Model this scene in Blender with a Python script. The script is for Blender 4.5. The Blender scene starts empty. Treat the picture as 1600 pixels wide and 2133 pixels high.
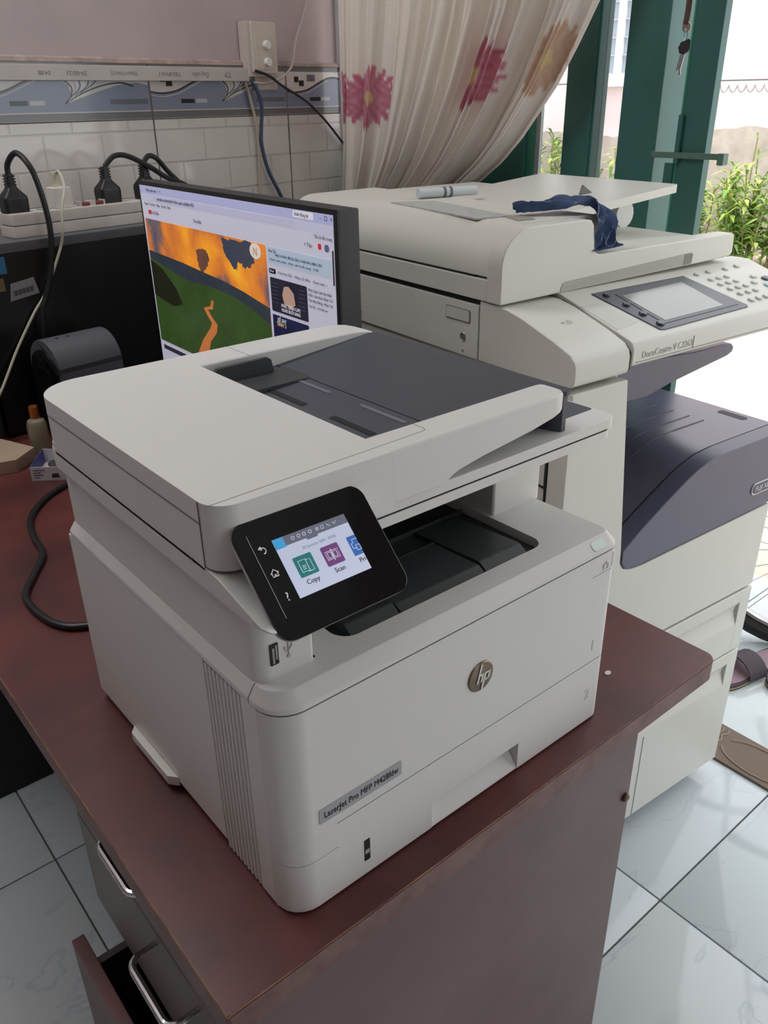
import bpy, bmesh, math, random
from mathutils import Vector, Matrix
SC = bpy.context.scene
COL = SC.collection
rnd = random.Random(7)
H = 0.73                      # height of the desk top above the floor

# ---------------------------------------------------------------- camera
cam_data = bpy.data.cameras.new('camera')
cam_data.sensor_fit = 'HORIZONTAL'
cam_data.sensor_width = 36.0
cam_data.lens = 1715.33 / 1600 * 36.0
cam_data.clip_start = 0.02
cam_data.clip_end = 200
cam = bpy.data.objects.new('camera', cam_data)
COL.objects.link(cam)
CR = ((0.768654, -0.639486, -0.015122), (-0.297149, -0.336035, -0.893746), (0.566456, 0.691476, -0.448318))
right, down, fwd = (Vector(v) for v in CR)
cam.matrix_world = Matrix((
    (right.x, -down.x, -fwd.x, -0.214847),
    (right.y, -down.y, -fwd.y, -0.383609),
    (right.z, -down.z, -fwd.z, 0.580205 + H),
    (0, 0, 0, 1)))
SC.camera = cam

# ---------------------------------------------------------------- light
SC.view_settings.view_transform = 'Standard'
SC.view_settings.look = 'None'
SC.view_settings.gamma = 1.0
SC.view_settings.use_curve_mapping = False
SC.view_settings.exposure = 0.0
w = bpy.data.worlds.new('hazy_sky')
SC.world = w
w.use_nodes = True
bg = w.node_tree.nodes['Background']
bg.inputs['Color'].default_value = (0.93, 0.97, 1.0, 1)
bg.inputs['Strength'].default_value = 2.35
sun_d = bpy.data.lights.new('sun', 'SUN')
sun_d.energy = 3.0
sun_d.angle = math.radians(12)
sun_d.color = (1.0, 0.95, 0.88)
sun = bpy.data.objects.new('sun', sun_d)
COL.objects.link(sun)
sun.rotation_euler = (math.radians(18), math.radians(-14), 0)
sun.location = (4, 2, 6)

# daylight portals: they only steer the sampling of the sky through the openings
def portal(name, loc, rot, sx, sy):
    d = bpy.data.lights.new(name, 'AREA')
    d.shape = 'RECTANGLE'; d.size = sx; d.size_y = sy
    d.cycles.is_portal = True
    o = bpy.data.objects.new(name, d)
    COL.objects.link(o)
    o.location = loc; o.rotation_euler = rot
portal('door_portal', (1.47, 0.0, 1.08), (0, math.radians(90), 0), 2.16, 2.1)
portal('front_portal', (0.72, -2.74, 1.05), (math.radians(90), 0, 0), 0.76, 2.1)

# ---------------------------------------------------------------- materials
def lin(c):
    return tuple((v / 255 / 12.92) if v / 255 <= 0.04045 else ((v / 255 + 0.055) / 1.055) ** 2.4 for v in c)
MATS = {}
def mat(name, c, rough=0.5, metal=0.0, var=0.0, vscale=20.0, bump=0.0, bscale=400.0, emit=0.0, alpha=1.0, trans=0.0, coat=0.0, c2=None, spec=0.5, sheen=0.0):
    if name in MATS:
        return MATS[name]
    m = bpy.data.materials.new(name)
    m.use_nodes = True
    nt = m.node_tree
    b = nt.nodes['Principled BSDF']
    col = (*lin(c), 1)
    b.inputs['Base Color'].default_value = col
    b.inputs['Roughness'].default_value = rough
    b.inputs['Metallic'].default_value = metal
    b.inputs['Specular IOR Level'].default_value = spec
    b.inputs['Coat Weight'].default_value = coat
    b.inputs['Alpha'].default_value = alpha
    b.inputs['Transmission Weight'].default_value = trans
    b.inputs['Sheen Weight'].default_value = sheen
    if emit:
        b.inputs['Emission Color'].default_value = col
        b.inputs['Emission Strength'].default_value = emit
    tc = None
    if var or c2 or bump:
        tc = nt.nodes.new('ShaderNodeTexCoord')
    if var or c2:
        n = nt.nodes.new('ShaderNodeTexNoise')
        n.inputs['Scale'].default_value = vscale
        n.inputs['Detail'].default_value = 6
        n.inputs['Roughness'].default_value = 0.6
        nt.links.new(tc.outputs['Object'], n.inputs['Vector'])
        r = nt.nodes.new('ShaderNodeValToRGB')
        r.color_ramp.elements[0].position = 0.3
        r.color_ramp.elements[1].position = 0.7
        a = c2 if c2 else tuple(max(0, v * (1 - var)) for v in c)
        r.color_ramp.elements[0].color = (*lin(a), 1)
        r.color_ramp.elements[1].color = col
        nt.links.new(n.outputs['Fac'], r.inputs['Fac'])
        nt.links.new(r.outputs['Color'], b.inputs['Base Color'])
    if bump:
        n2 = nt.nodes.new('ShaderNodeTexNoise')
        n2.inputs['Scale'].default_value = bscale
        n2.inputs['Detail'].default_value = 3
        nt.links.new(tc.outputs['Object'], n2.inputs['Vector'])
        bp = nt.nodes.new('ShaderNodeBump')
        bp.inputs['Strength'].default_value = bump
        bp.inputs['Distance'].default_value = 0.002
        nt.links.new(n2.outputs['Fac'], bp.inputs['Height'])
        nt.links.new(bp.outputs['Normal'], b.inputs['Normal'])
    MATS[name] = m
    return m

# ---------------------------------------------------------------- mesh builder
def rr(x0, y0, x1, y1, r, n=6):
    """rounded rectangle, counter clockwise from the (x0,y0) corner"""
    if not isinstance(r, (tuple, list)):
        r = (r,) * 4
    out = []
    for (cx, cy, sx, sy, a0), q in zip(((x0, y0, 1, 1, 180), (x1, y0, -1, 1, 270), (x1, y1, -1, -1, 0), (x0, y1, 1, -1, 90)), r):
        if q <= 0:
            out.append((cx, cy))
        else:
            for i in range(n + 1):
                a = math.radians(a0 + 90 * i / n)
                out.append((cx + sx * q + q * math.cos(a), cy + sy * q + q * math.sin(a)))
    return out
def circ(cx, cy, r, n=20, ry=None):
    ry = ry or r
    return [(cx + r * math.cos(2 * math.pi * i / n), cy + ry * math.sin(2 * math.pi * i / n)) for i in range(n)]
def catmull(pts, n=8):
    P = [Vector(p) for p in pts]
    P = [2 * P[0] - P[1]] + P + [2 * P[-1] - P[-2]]
    out = []
    for i in range(1, len(P) - 2):
        for k in range(n):
            t = k / n
            a, b, c, d = P[i - 1:i + 3]
            out.append(0.5 * (2 * b + (c - a) * t + (2 * a - 5 * b + 4 * c - d) * t * t + (3 * b - a - 3 * c + d) * t ** 3))
    out.append(P[-2].copy())
    return out
AX = {'x': lambda u, v, t: (t, u, v), 'y': lambda u, v, t: (u, t, v), 'z': lambda u, v, t: (u, v, t)}

class B:
    def __init__(self):
        self.bm = bmesh.new()
        self.mi = 0
    def _merge(self, tmp, bev=0, seg=2, ang=25):
        bmesh.ops.remove_doubles(tmp, verts=tmp.verts, dist=1e-7)
        bmesh.ops.recalc_face_normals(tmp, faces=tmp.faces)
        if bev:
            es = [e for e in tmp.edges if len(e.link_faces) == 2 and e.calc_face_angle(0) > math.radians(ang)]
            bmesh.ops.bevel(tmp, geom=es, offset=bev, segments=seg, profile=0.6, affect='EDGES', clamp_overlap=True)
        for f in tmp.faces:
            f.material_index = self.mi
        me = bpy.data.meshes.new('tmp')
        tmp.to_mesh(me); tmp.free()
        self.bm.from_mesh(me)
        bpy.data.meshes.remove(me)
        return self
    def box(self, x0, y0, z0, x1, y1, z1, bev=0, seg=2):
        t = bmesh.new()
        vs = [t.verts.new((x, y, z)) for x in (x0, x1) for y in (y0, y1) for z in (z0, z1)]
        for f in ((0, 1, 3, 2), (4, 6, 7, 5), (0, 4, 5, 1), (2, 3, 7, 6), (0, 2, 6, 4), (1, 5, 7, 3)):
            t.faces.new([vs[i] for i in f])
        return self._merge(t, bev, seg)
    def prism(self, pts, axis, a, b, bev=0, seg=2, holes=(), ang=25):
        t = bmesh.new()
        A = AX[axis]
        loops = [pts] + list(holes)
        rings = []
        for lp in loops:
            ra = [t.verts.new(A(u, v, a)) for u, v in lp]
            rb = [t.verts.new(A(u, v, b)) for u, v in lp]
            rings.append((ra, rb))
            for i in range(len(lp)):
                j = (i + 1) % len(lp)
                t.faces.new((ra[i], ra[j], rb[j], rb[i]))
        for k in (0, 1):
            if not holes:
                t.faces.new(rings[0][k])
            else:
                es = []
                for rg in rings:
                    r = rg[k]
                    for i in range(len(r)):
                        es.append(t.edges.get((r[i], r[(i + 1) % len(r)])))
                bmesh.ops.triangle_fill(t, use_beauty=True, edges=es)
        return self._merge(t, bev, seg, ang)
    def loft(self, rings, cap=True, closed=True):
        t = bmesh.new()
        R = [[t.verts.new(p) for p in r] for r in rings]
        n = len(R[0])
        for a, b in zip(R, R[1:]):
            for i in range(n if closed else n - 1):
                j = (i + 1) % n
                t.faces.new((a[i], a[j], b[j], b[i]))
        if cap:
            t.faces.new(R[0]); t.faces.new(R[-1])
        return self._merge(t)
    def tube(self, pts, r, n=8, closed=False, cap=True):
        P = [Vector(p) for p in pts]
        m = len(P)
        rings = []
        prev = None
        for i in range(m):
            if closed:
                d = (P[(i + 1) % m] - P[i - 1])
            else:
                d = P[min(i + 1, m - 1)] - P[max(i - 1, 0)]
            d.normalize()
            if prev is None:
                u = d.orthogonal().normalized()
            else:
                u = (prev - d * prev.dot(d))
                u = u.normalized() if u.length > 1e-6 else d.orthogonal().normalized()
            prev = u
            v = d.cross(u)
            rr_ = r[i] if isinstance(r, (list, tuple)) else r
            rings.append([P[i] + rr_ * (math.cos(2 * math.pi * k / n) * u + math.sin(2 * math.pi * k / n) * v) for k in range(n)])
        if closed:
            rings.append(rings[0])
            return self.loft(rings, cap=False)
        return self.loft(rings, cap=cap)
    def lathe(self, prof, c=(0, 0, 0), n=20, M=None):
        rings = []
        for r, z in prof:
            ring = [Vector((max(r, 1e-5) * math.cos(2 * math.pi * k / n), max(r, 1e-5) * math.sin(2 * math.pi * k / n), z)) for k in range(n)]
            if M is not None:
                ring = [M @ p for p in ring]
            rings.append([p + Vector(c) for p in ring])
        return self.loft(rings)
    def quad(self, *ps):
        t = bmesh.new()
        t.faces.new([t.verts.new(p) for p in ps])
        for f in t.faces:
            f.material_index = self.mi
        me = bpy.data.meshes.new('tmp'); t.to_mesh(me); t.free()
        self.bm.from_mesh(me); bpy.data.meshes.remove(me)
        return self
    def xf(self, M):
        bmesh.ops.transform(self.bm, matrix=M, verts=self.bm.verts)
        return self

class Frame:
    """a set of axes: turned by rot about the vertical, lifted by z"""
    def __init__(self, rot=0.0, z=0.0):
        self.M = Matrix.Translation((0, 0, z)) @ Matrix.Rotation(rot, 4, 'Z')
        self.rot = rot
WORLD = Frame()
DESK = Frame(0, H)
WALLF = Frame(0.150905, H)
COPF = Frame(-0.081357, H)

def props(o, label=None, cat=None, group=None, kind=None):
    if label: o['label'] = label
    if cat: o['category'] = cat
    if group: o['group'] = group
    if kind: o['kind'] = kind
    return o
def thing(name, label=None, cat=None, origin=(0, 0, 0), frame=WORLD, group=None, kind=None):
    o = bpy.data.objects.new(name, None)
    o.empty_display_size = 0.05
    COL.objects.link(o)
    o.location = frame.M @ Vector(origin)
    o.rotation_euler = (0, 0, frame.rot)
    o['_o'] = tuple(origin)
    return props(o, label, cat, group, kind)
def finish(me, smooth=35):
    for p in me.polygons:
        p.use_smooth = True
    me.set_sharp_from_angle(angle=math.radians(smooth))
def weigh(o):
    """flat faces keep their own normal beside rounded corners"""
    if 8 < len(o.data.polygons) < 4000:
        md = o.modifiers.new('weighted_normal', 'WEIGHTED_NORMAL')
        md.keep_sharp = True
        md.weight = 90
def part(name, b, m, parent, smooth=35, kind=None, label=None):
    """a mesh that belongs to a thing (or to a part of it)"""
    me = bpy.data.meshes.new(name)
    top = parent
    while top.parent: top = top.parent
    off = Vector(top['_o']) if '_o' in top else Vector((0, 0, 0))
    bmesh.ops.translate(b.bm, verts=b.bm.verts, vec=-off)
    b.bm.to_mesh(me); b.bm.free()
    finish(me, smooth)
    for mm in (m if isinstance(m, (list, tuple)) else [m]):
        me.materials.append(mm)
    o = bpy.data.objects.new(name, me)
    COL.objects.link(o)
    weigh(o)
    o.parent = parent
    if kind: o['kind'] = kind
    if label: o['label'] = label
    return o
def solo(name, b, m, label=None, cat=None, origin=(0, 0, 0), frame=WORLD, group=None, kind=None, smooth=35):
    """a thing that is one mesh"""
    me = bpy.data.meshes.new(name)
    bmesh.ops.translate(b.bm, verts=b.bm.verts, vec=-Vector(origin))
    b.bm.to_mesh(me); b.bm.free()
    finish(me, smooth)
    for mm in (m if isinstance(m, (list, tuple)) else [m]):
        me.materials.append(mm)
    o = bpy.data.objects.new(name, me)
    COL.objects.link(o)
    weigh(o)
    o.location = frame.M @ Vector(origin)
    o.rotation_euler = (0, 0, frame.rot)
    o['_o'] = tuple(origin)
    return props(o, label, cat, group, kind)
def basis(o, u, v):
    """matrix taking text-plane x,y,z to u, v and their normal at o"""
    u = Vector(u).normalized(); v = Vector(v).normalized(); n = u.cross(v)
    return Matrix(((u.x, v.x, n.x, o[0]), (u.y, v.y, n.y, o[1]), (u.z, v.z, n.z, o[2]), (0, 0, 0, 1)))
def text_b(s, size, o, u, v, ext=0.0003, align='CENTER', shear=0.0, width=None, bold=0.0):
    cu = bpy.data.curves.new('txt', 'FONT')
    cu.body = s; cu.size = size; cu.extrude = ext; cu.align_x = align; cu.align_y = 'CENTER'; cu.shear = shear
    cu.resolution_u = 3; cu.offset = bold
    ob = bpy.data.objects.new('txt', cu)
    COL.objects.link(ob)
    bpy.context.view_layer.update()
    me = bpy.data.meshes.new_from_object(ob.evaluated_get(bpy.context.evaluated_depsgraph_get()))
    COL.objects.unlink(ob); bpy.data.objects.remove(ob); bpy.data.curves.remove(cu)
    b = B(); b.bm.from_mesh(me); bpy.data.meshes.remove(me)
    if width:
        xs = [p.co.x for p in b.bm.verts]
        if xs:
            k = width / max(1e-6, max(xs) - min(xs))
            b.xf(Matrix.Diagonal((k, 1, 1, 1)))
    b.xf(basis(o, u, v))
    return b
# ---------------------------------------------------------------- tube lamp added out of view to brighten the room
LX, LY, LZ = -0.18, 1.12, 2.60
lmp = thing('added_fill_lamp', 'white tube lamp added out of view above the desk as fill light', 'lamp', (LX, LY, 2.70))
b = B(); b.box(LX - 0.62, LY - 0.05, LZ + 0.03, LX + 0.62, LY + 0.05, 2.70, 0.004)
part('fill_lamp_housing', b, mat('fill_lamp_white', (228, 228, 226), 0.5), lmp)
b = B(); b.tube([(LX - 0.60, LY, LZ), (LX + 0.60, LY, LZ)], 0.014, 12)
part('fill_lamp_tube', b, mat('fill_lamp_glow', (255, 250, 244), 0.4, emit=3.0), lmp)
ld = bpy.data.lights.new('fill_lamp_light', 'AREA')
ld.shape = 'RECTANGLE'; ld.size = 1.2; ld.size_y = 0.10
ld.energy = 14.0
ld.color = (0.97, 0.985, 1.0)
lo = bpy.data.objects.new('fill_lamp_light', ld)
COL.objects.link(lo)
lo.parent = lmp
lo.location = (0, 0, -0.125)
# ---------------------------------------------------------------- room shell
TILE = 0.405
FLM = []
for k in range(4):
    m = mat('floor_tile_glaze_%d' % k, (208 - 2 * k, 214 - k, 215 - 2 * (k % 2)), 0.08)
    nt = m.node_tree; bs = nt.nodes['Principled BSDF']
    tc = nt.nodes.new('ShaderNodeTexCoord'); mp = nt.nodes.new('ShaderNodeMapping')
    mp.inputs['Location'].default_value = (3.1 * k, 1.7 * k, 0)
    mp.inputs['Rotation'].default_value = (0, 0, 0.9 + 1.3 * k)
    mp.inputs['Scale'].default_value = (1, 2.6, 1)
    nz = nt.nodes.new('ShaderNodeTexNoise'); nz.inputs['Scale'].default_value = 2.3; nz.inputs['Detail'].default_value = 5
    nz.inputs['Distortion'].default_value = 0.5
    rp = nt.nodes.new('ShaderNodeValToRGB')
    e = rp.color_ramp.elements
    base = (*lin((206 - 2 * k, 213 - k, 215 - 2 * (k % 2))), 1); vein = (*lin((190, 199, 205)), 1)
    e[0].position = 0.0; e[0].color = base
    e[1].position = 1.0; e[1].color = base
    for p, c in ((0.492, base), (0.5, vein), (0.508, base)):
        q = rp.color_ramp.elements.new(p); q.color = c
    nt.links.new(tc.outputs['Object'], mp.inputs['Vector']); nt.links.new(mp.outputs['Vector'], nz.inputs['Vector'])
    nt.links.new(nz.outputs['Fac'], rp.inputs['Fac']); nt.links.new(rp.outputs['Color'], bs.inputs['Base Color'])
    FLM.append(m)
GROUT = mat('floor_grout', (96, 98, 92), 0.9)
b = B(); b.box(-2.4, -2.7, -0.06, 2.02, 1.95, -0.004)
floor = solo('floor', b, GROUT, 'white glazed ceramic floor tiles with grey grout lines', kind='structure')
b = B(); b.box(0.0016, 0.0016, -0.006, TILE - 0.0016, TILE - 0.0016, 0.0, 0.0012)
tme = bpy.data.meshes.new('floor_tile'); b.bm.to_mesh(tme); b.bm.free(); finish(tme)
tms = []
for k in range(4):
    q = tme.copy(); q.materials.append(FLM[k]); tms.append(q)
X0, Y0 = 0.0, 0.0935
for i in range(-6, 5):
    for j in range(-7, 5):
        x, y = X0 + i * TILE, Y0 + j * TILE
        if x < -2.4 or x + TILE > 2.03 or y < -2.7 or y + TILE > 1.95: continue
        o = bpy.data.objects.new('floor_tile', tms[(i * 7 + j * 3) % 4])
        COL.objects.link(o); o.parent = floor; o.location = (x, y, 0)
PINK = mat('wall_paint_pink_grey', (193, 177, 178), 0.8, c2=(180, 165, 166), vscale=4, bump=0.08, bscale=120)
b = B(); b.box(-2.5, -2.8, 0, -2.4, 1.9, 2.75)
solo('wall_left', b, PINK, kind='structure')
b = B(); b.box(-2.5, -2.8, 2.7, 1.45, 2.2, 2.8)
solo('ceiling', b, mat('ceiling_white', (225, 225, 222), 0.8), kind='structure')
b = B(); b.box(-2.75, 1.40, -H, 1.532, 1.52, 2.75 - H)
wb = solo('wall_back', b, PINK, frame=WALLF, kind='structure')
b = B(); b.prism([(-2.4, 0), (-2.4, 2.75), (1.345, 2.75), (1.345, 0), (1.1, 0), (1.1, 2.1), (0.34, 2.1), (0.34, 0)], 'y', -2.72, -2.62)
solo('wall_front', b, PINK, kind='structure')
b = B(); b.box(1.335, -2.72, 0, 1.45, -1.05, 2.75); b.box(1.335, -1.05, 2.16, 1.45, 1.75, 2.75)
solo('wall_right', b, PINK, kind='structure')
# glazed wall tiles: border strip above, brick-pattern tiles below
GLZ = mat('wall_tile_glaze', (222, 216, 210), 0.08, var=0.03, vscale=6)
GLZ2 = mat('wall_tile_relief', (228, 222, 216), 0.07, var=0.04, vscale=7)
JNT = mat('wall_tile_joint', (150, 138, 132), 0.8)
JW = mat('wall_tile_faux_joint', (208, 202, 196), 0.12)
b = B(); b.box(-0.304, 1.397, 0.02, 1.526, 1.401, 0.657)
part('tile_bed', b, JNT, wb)
gx = [-0.304, 0.101, 0.506, 0.911, 1.3165, 1.528]
rows = [(0.297, 0.5465), (0.045, 0.2945)]
def brickrows(z0, z1, off):
    out = []
    z = 0.5245 - 0.0685 * 10
    k = 0
    while z < 0.56:
        a, c = max(z + 0.0025, z0), min(z + 0.066, z1)
        if c - a > 0.006: out.append((a, c, k))
        z += 0.0685; k += 1
    return out
for i in range(len(gx) - 1):
    xa, xb = gx[i] + 0.0022, gx[i + 1] - 0.0022
    for z0, z1 in rows:
        b = B(); b.box(xa, 1.391, z0 + 0.001, xb, 1.397, z1, 0.001)
        tl = part('wall_tile', b, JW, wb)
        for a, c, k in brickrows(z0 + 0.001, z1, 0):
            xs = gx[i] - (0.0 if k % 2 else 0.0675)
            while xs < xb:
                p, q = max(xs + 0.0025, xa), min(xs + 0.1325, xb)
                if q - p > 0.008:
                    b = B(); b.box(p, 1.3904, a, q, 1.3925, c, 0.0004)
                    part('brick', b, GLZ2, tl)
                xs += 0.135
    b = B(); b.box(xa, 1.391, 0.5485, xb, 1.397, 0.656, 0.001)
    bt = part('border_tile', b, GLZ, wb)
    # printed decoration of the border
    w_ = 0.405; x0 = gx[i]
    def pr_shape(name, col, shapes, lift):
        bb = B()
        for s in shapes:
            s = [(max(xa, min(xb, x0 + u * w_)), 0.5485 + v * 0.1075) for u, v in s]
            if max(p[0] for p in s) - min(p[0] for p in s) > 0.0005:
                bb.prism(s, 'y', 1.3909 - lift, 1.3911)
        part(name, bb, mat('border_' + name, col, 0.15), bt)
    pr_shape('grey_band', (118, 118, 118), [[(0, 0.01), (1, 0.01), (1, 0.14), (0, 0.14)], [(0, 0.90), (1, 0.90), (1, 1.0), (0, 1.0)]], 0.0001)
    sw = [(0, 0.50), (0.08, 0.47), (0.18, 0.52), (0.28, 0.66), (0.36, 0.76), (0.42, 0.78), (0.47, 0.74), (0.52, 0.62), (0.53, 0.48), (0.49, 0.30)]
    pr_shape('blue_field', (140, 148, 168), [[(0, 0.16), (1, 0.16), (1, 0.62), (0.92, 0.66), (0.8, 0.62), (0.62, 0.44), (0.49, 0.30), (0.53, 0.48), (0.52, 0.62), (0.47, 0.74), (0.42, 0.78), (0.36, 0.76), (0.28, 0.66), (0.18, 0.52), (0.08, 0.47), (0, 0.50)]], 0.0001)
    def ribbon(pts, w0, w1):
        L, Rr = [], []
        P = [Vector((u * w_, v * 0.1075)) for u, v in pts]
        for k, p in enumerate(P):
            d = (P[min(k + 1, len(P) - 1)] - P[max(k - 1, 0)]).normalized()
            n_ = Vector((-d.y, d.x)); ww = w0 + (w1 - w0) * k / (len(P) - 1)
            L.append(((p.x + n_.x * ww) / w_, (p.y + n_.y * ww) / 0.1075)); Rr.append(((p.x - n_.x * ww) / w_, (p.y - n_.y * ww) / 0.1075))
        return L + Rr[::-1]
    def strokes(name, col, lst, lift):
        bb = B()
        for pts, w0, w1 in lst:
            sm = [(p.x, p.y) for p in catmull([(u, v, 0) for u, v in pts], 5)]
            rb = ribbon(sm, w0, w1); n_ = len(sm)
            for k in range(n_ - 1):
                s = [rb[k], rb[k + 1], rb[2 * n_ - 2 - k], rb[2 * n_ - 1 - k]]
                s = [(max(xa, min(xb, x0 + u * w_)), 0.5485 + v * 0.1075) for u, v in s]
                if max(p[0] for p in s) - min(p[0] for p in s) < 0.0003: continue
                bb.quad(*[(p, 1.3909 - lift, q) for p, q in s])
        part(name, bb, mat('border_' + name, col, 0.15), bt)
    strokes('dark_swirl', (62, 62, 66), [([(0, 0.50), (0.08, 0.47), (0.18, 0.52), (0.28, 0.66), (0.36, 0.76), (0.42, 0.78)], 0.0016, 0.0022), ([(0.42, 0.78), (0.48, 0.74), (0.535, 0.60), (0.53, 0.45), (0.49, 0.30)], 0.0022, 0.0010), ([(0.49, 0.30), (0.58, 0.46), (0.70, 0.60), (0.82, 0.66), (0.9, 0.60)], 0.0008, 0.0018)], 0.0004)
    strokes('pale_swirl', (205, 203, 200), [([(0, 0.44), (0.08, 0.41), (0.18, 0.46), (0.28, 0.60), (0.36, 0.71)], 0.0007, 0.0012), ([(0.51, 0.34), (0.56, 0.56), (0.53, 0.80), (0.44, 0.88)], 0.0006, 0.0018)], 0.0005)
    strokes('blue_swirl', (74, 92, 128), [([(0.52, 0.40), (0.585, 0.58), (0.57, 0.76), (0.50, 0.86)], 0.0008, 0.0022), ([(0.55, 0.44), (0.63, 0.62), (0.63, 0.80), (0.60, 0.88)], 0.0006, 0.0020), ([(0.58, 0.48), (0.67, 0.66), (0.70, 0.82), (0.69, 0.89)], 0.0006, 0.0018)], 0.0006)
    pr_shape('dark_box', (42, 42, 46), [[(0.20, 0.28), (0.29, 0.28), (0.29, 0.36), (0.20, 0.36)], [(0.11, 0.60), (0.15, 0.60), (0.15, 0.72), (0.11, 0.72)], [(0.07, 0.68), (0.105, 0.68), (0.105, 0.80), (0.07, 0.80)]], 0.0007)
    pr_shape('pale_box', (196, 196, 196), [[(0.30, 0.28), (0.38, 0.28), (0.38, 0.36), (0.30, 0.36)]], 0.0007)
    pr_shape('grey_box', (112, 114, 122), [[(0.75, 0.28), (0.98, 0.28), (0.98, 0.37), (0.75, 0.37)], [(0.18, 0.70), (0.25, 0.70), (0.25, 0.84), (0.18, 0.84)]], 0.0007)
# strip of mortar that closes the top of the tiles
b = B(); b.prism([(1.3945, 0.655), (1.388, 0.657), (1.390, 0.664), (1.3995, 0.668), (1.3995, 0.655)], 'x', -0.3, 1.53)
part('mortar_edge', b, mat('mortar_pink', (176, 156, 148), 0.9, var=0.2, vscale=40), wb)
b = B(); b.box(1.508, 1.384, -H, 1.5315, 1.3999, 2.75 - H, 0.002)
part('corner_strip', b, mat('corner_white', (186, 182, 182), 0.6), wb)
# ---------------------------------------------------------------- desk
WOOD = mat('desk_redbrown_laminate', (108, 54, 48), 0.42, c2=(68, 35, 35), vscale=7, bump=0.03, bscale=250, spec=0.5)
EDGE = mat('desk_worn_edge', (132, 104, 98), 0.5, c2=(104, 70, 66), vscale=30)
dk = thing('desk', 'red-brown laminate desk with chrome drawer handles, under the white printer', 'desk', (0.25, 0.6, -H), DESK)
b = B(); b.prism(rr(-0.0765, -0.030, 0.568, 1.385, (0.004, 0.014, 0.003, 0.003)), 'z', -0.027, 0.0, 0.0012)
top = part('desk_top', b, WOOD, dk)
b = B(); b.prism(rr(-0.0769, -0.0304, 0.5684, 1.384, (0.004, 0.014, 0.003, 0.003)), 'z', -0.0262, -0.0018)
part('edge_band', b, EDGE, top)
WEAR = mat('desk_bare_edge', (168, 128, 98), 0.7, c2=(96, 54, 46), vscale=25)
b = B(); b.tube([(-0.0764, 1.38 - 1.41 * i / 60, -0.0004) for i in range(61)], 0.0007, 5)
part('worn_edge', b, WEAR, top)
b = B(); b.tube([(-0.0764 + 0.63 * i / 40, -0.0299, -0.0004) for i in range(41)], 0.0006, 5)
part('worn_edge', b, WEAR, top)
PANELM = mat('desk_panel_laminate', (118, 96, 96), 0.45, c2=(104, 82, 82), vscale=7, bump=0.02)
b = B(); b.box(-0.058, -0.020, -H, 0.437, -0.002, -0.0265)
ep = part('end_panel', b, PANELM, dk)
b = B(); b.lathe([(0.0055, -0.001), (0.0055, 0.0035), (0.004, 0.005), (0.0, 0.005)], n=16, M=basis((0.4285, -0.0195, -0.132), (1, 0, 0), (0, 0, 1)))
part('panel_bolt', b, mat('bolt_brass_dark', (96, 82, 62), 0.4, 0.8), ep)
INSIDE = mat('desk_carcass_dark', (60, 52, 48), 0.6)
b = B()
b.box(-0.040, 0.342, -H, 0.430, 0.358, -0.0275)
b.box(-0.040, -0.0015, -H, -0.0395 + 0.46, 0.342, -H + 0.06)
b.box(0.40, -0.0015, -H + 0.06, 0.42, 0.342, -0.0275)
part('pedestal', b, INSIDE, dk)
FACE = mat('desk_drawer_face', (104, 94, 84), 0.4, c2=(88, 76, 68), vscale=6)
CHR = mat('chrome', (205, 208, 210), 0.12, 1.0)
def handle(x, y0, y1, z, parent, out):
    bb = B()
    r = 0.012
    pts = [(x, y0, z), (x - out + r, y0, z)] + [(x - out + r - r * math.sin(a), y0 + r - r * math.cos(a), z) for a in (0.4, 0.8, 1.2, 1.57)] + [(x - out + r - r * math.cos(a), y1 - r + r * math.sin(a), z) for a in (0.0, 0.4, 0.8, 1.2, 1.57)] + [(x, y1, z)]
    bb.tube(pts, 0.0036, 10)
    part('handle', bb, CHR, parent)
for z0, z1, x, hz, m in ((-0.120, -0.0300, -0.058, -0.040, FACE), (-0.262, -0.1240, -0.058, -0.142, FACE), (-0.62, -0.305, -0.098, None, WOOD)):
    b = B(); b.box(x, -0.0012, z0, x + 0.015, 0.357, z1, 0.0015)
    if hz is None:
        d = part('drawer', b, m, dk, label='pulled-out bottom drawer')
        b = B(); b.box(x + 0.015, 0.012, z0 + 0.02, 0.33, 0.022, z1 - 0.03); b.box(x + 0.015, 0.330, z0 + 0.02, 0.33, 0.340, z1 - 0.03); b.box(x + 0.015, 0.012, z0 + 0.02, 0.33, 0.34, z0 + 0.03)
        part('drawer_box', b, INSIDE, d)
        handle(x, 0.12, 0.22, z1 - 0.06, d, 0.03)
    else:
        d = part('drawer', b, m, dk)
        handle(x, 0.140 if hz > -0.1 else 0.080, 0.220 if hz > -0.1 else 0.164, hz, d, 0.019 if hz > -0.1 else 0.029)
b = B(); b.box(-0.05, 1.31, -H, 0.55, 1.33, -0.0275)
part('back_panel', b, INSIDE, dk)
b = B(); b.prism(circ(0.448, 0.034, 0.0042, 10, 0.003), 'z', 0.0, 0.0015)
solo('paint_drip', b, mat('dried_paint', (225, 218, 215), 0.6), 'dried white paint spot on the bare end of the brown desk', 'paint spot', (0.448, 0.034, 0), DESK)
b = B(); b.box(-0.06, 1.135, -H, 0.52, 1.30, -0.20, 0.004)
cab = solo('storage_box', b, mat('black_matte_box', (22, 22, 24), 0.6), 'black box standing on the floor under the desk', 'box', (0.2, 1.2, -H), DESK)
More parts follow.
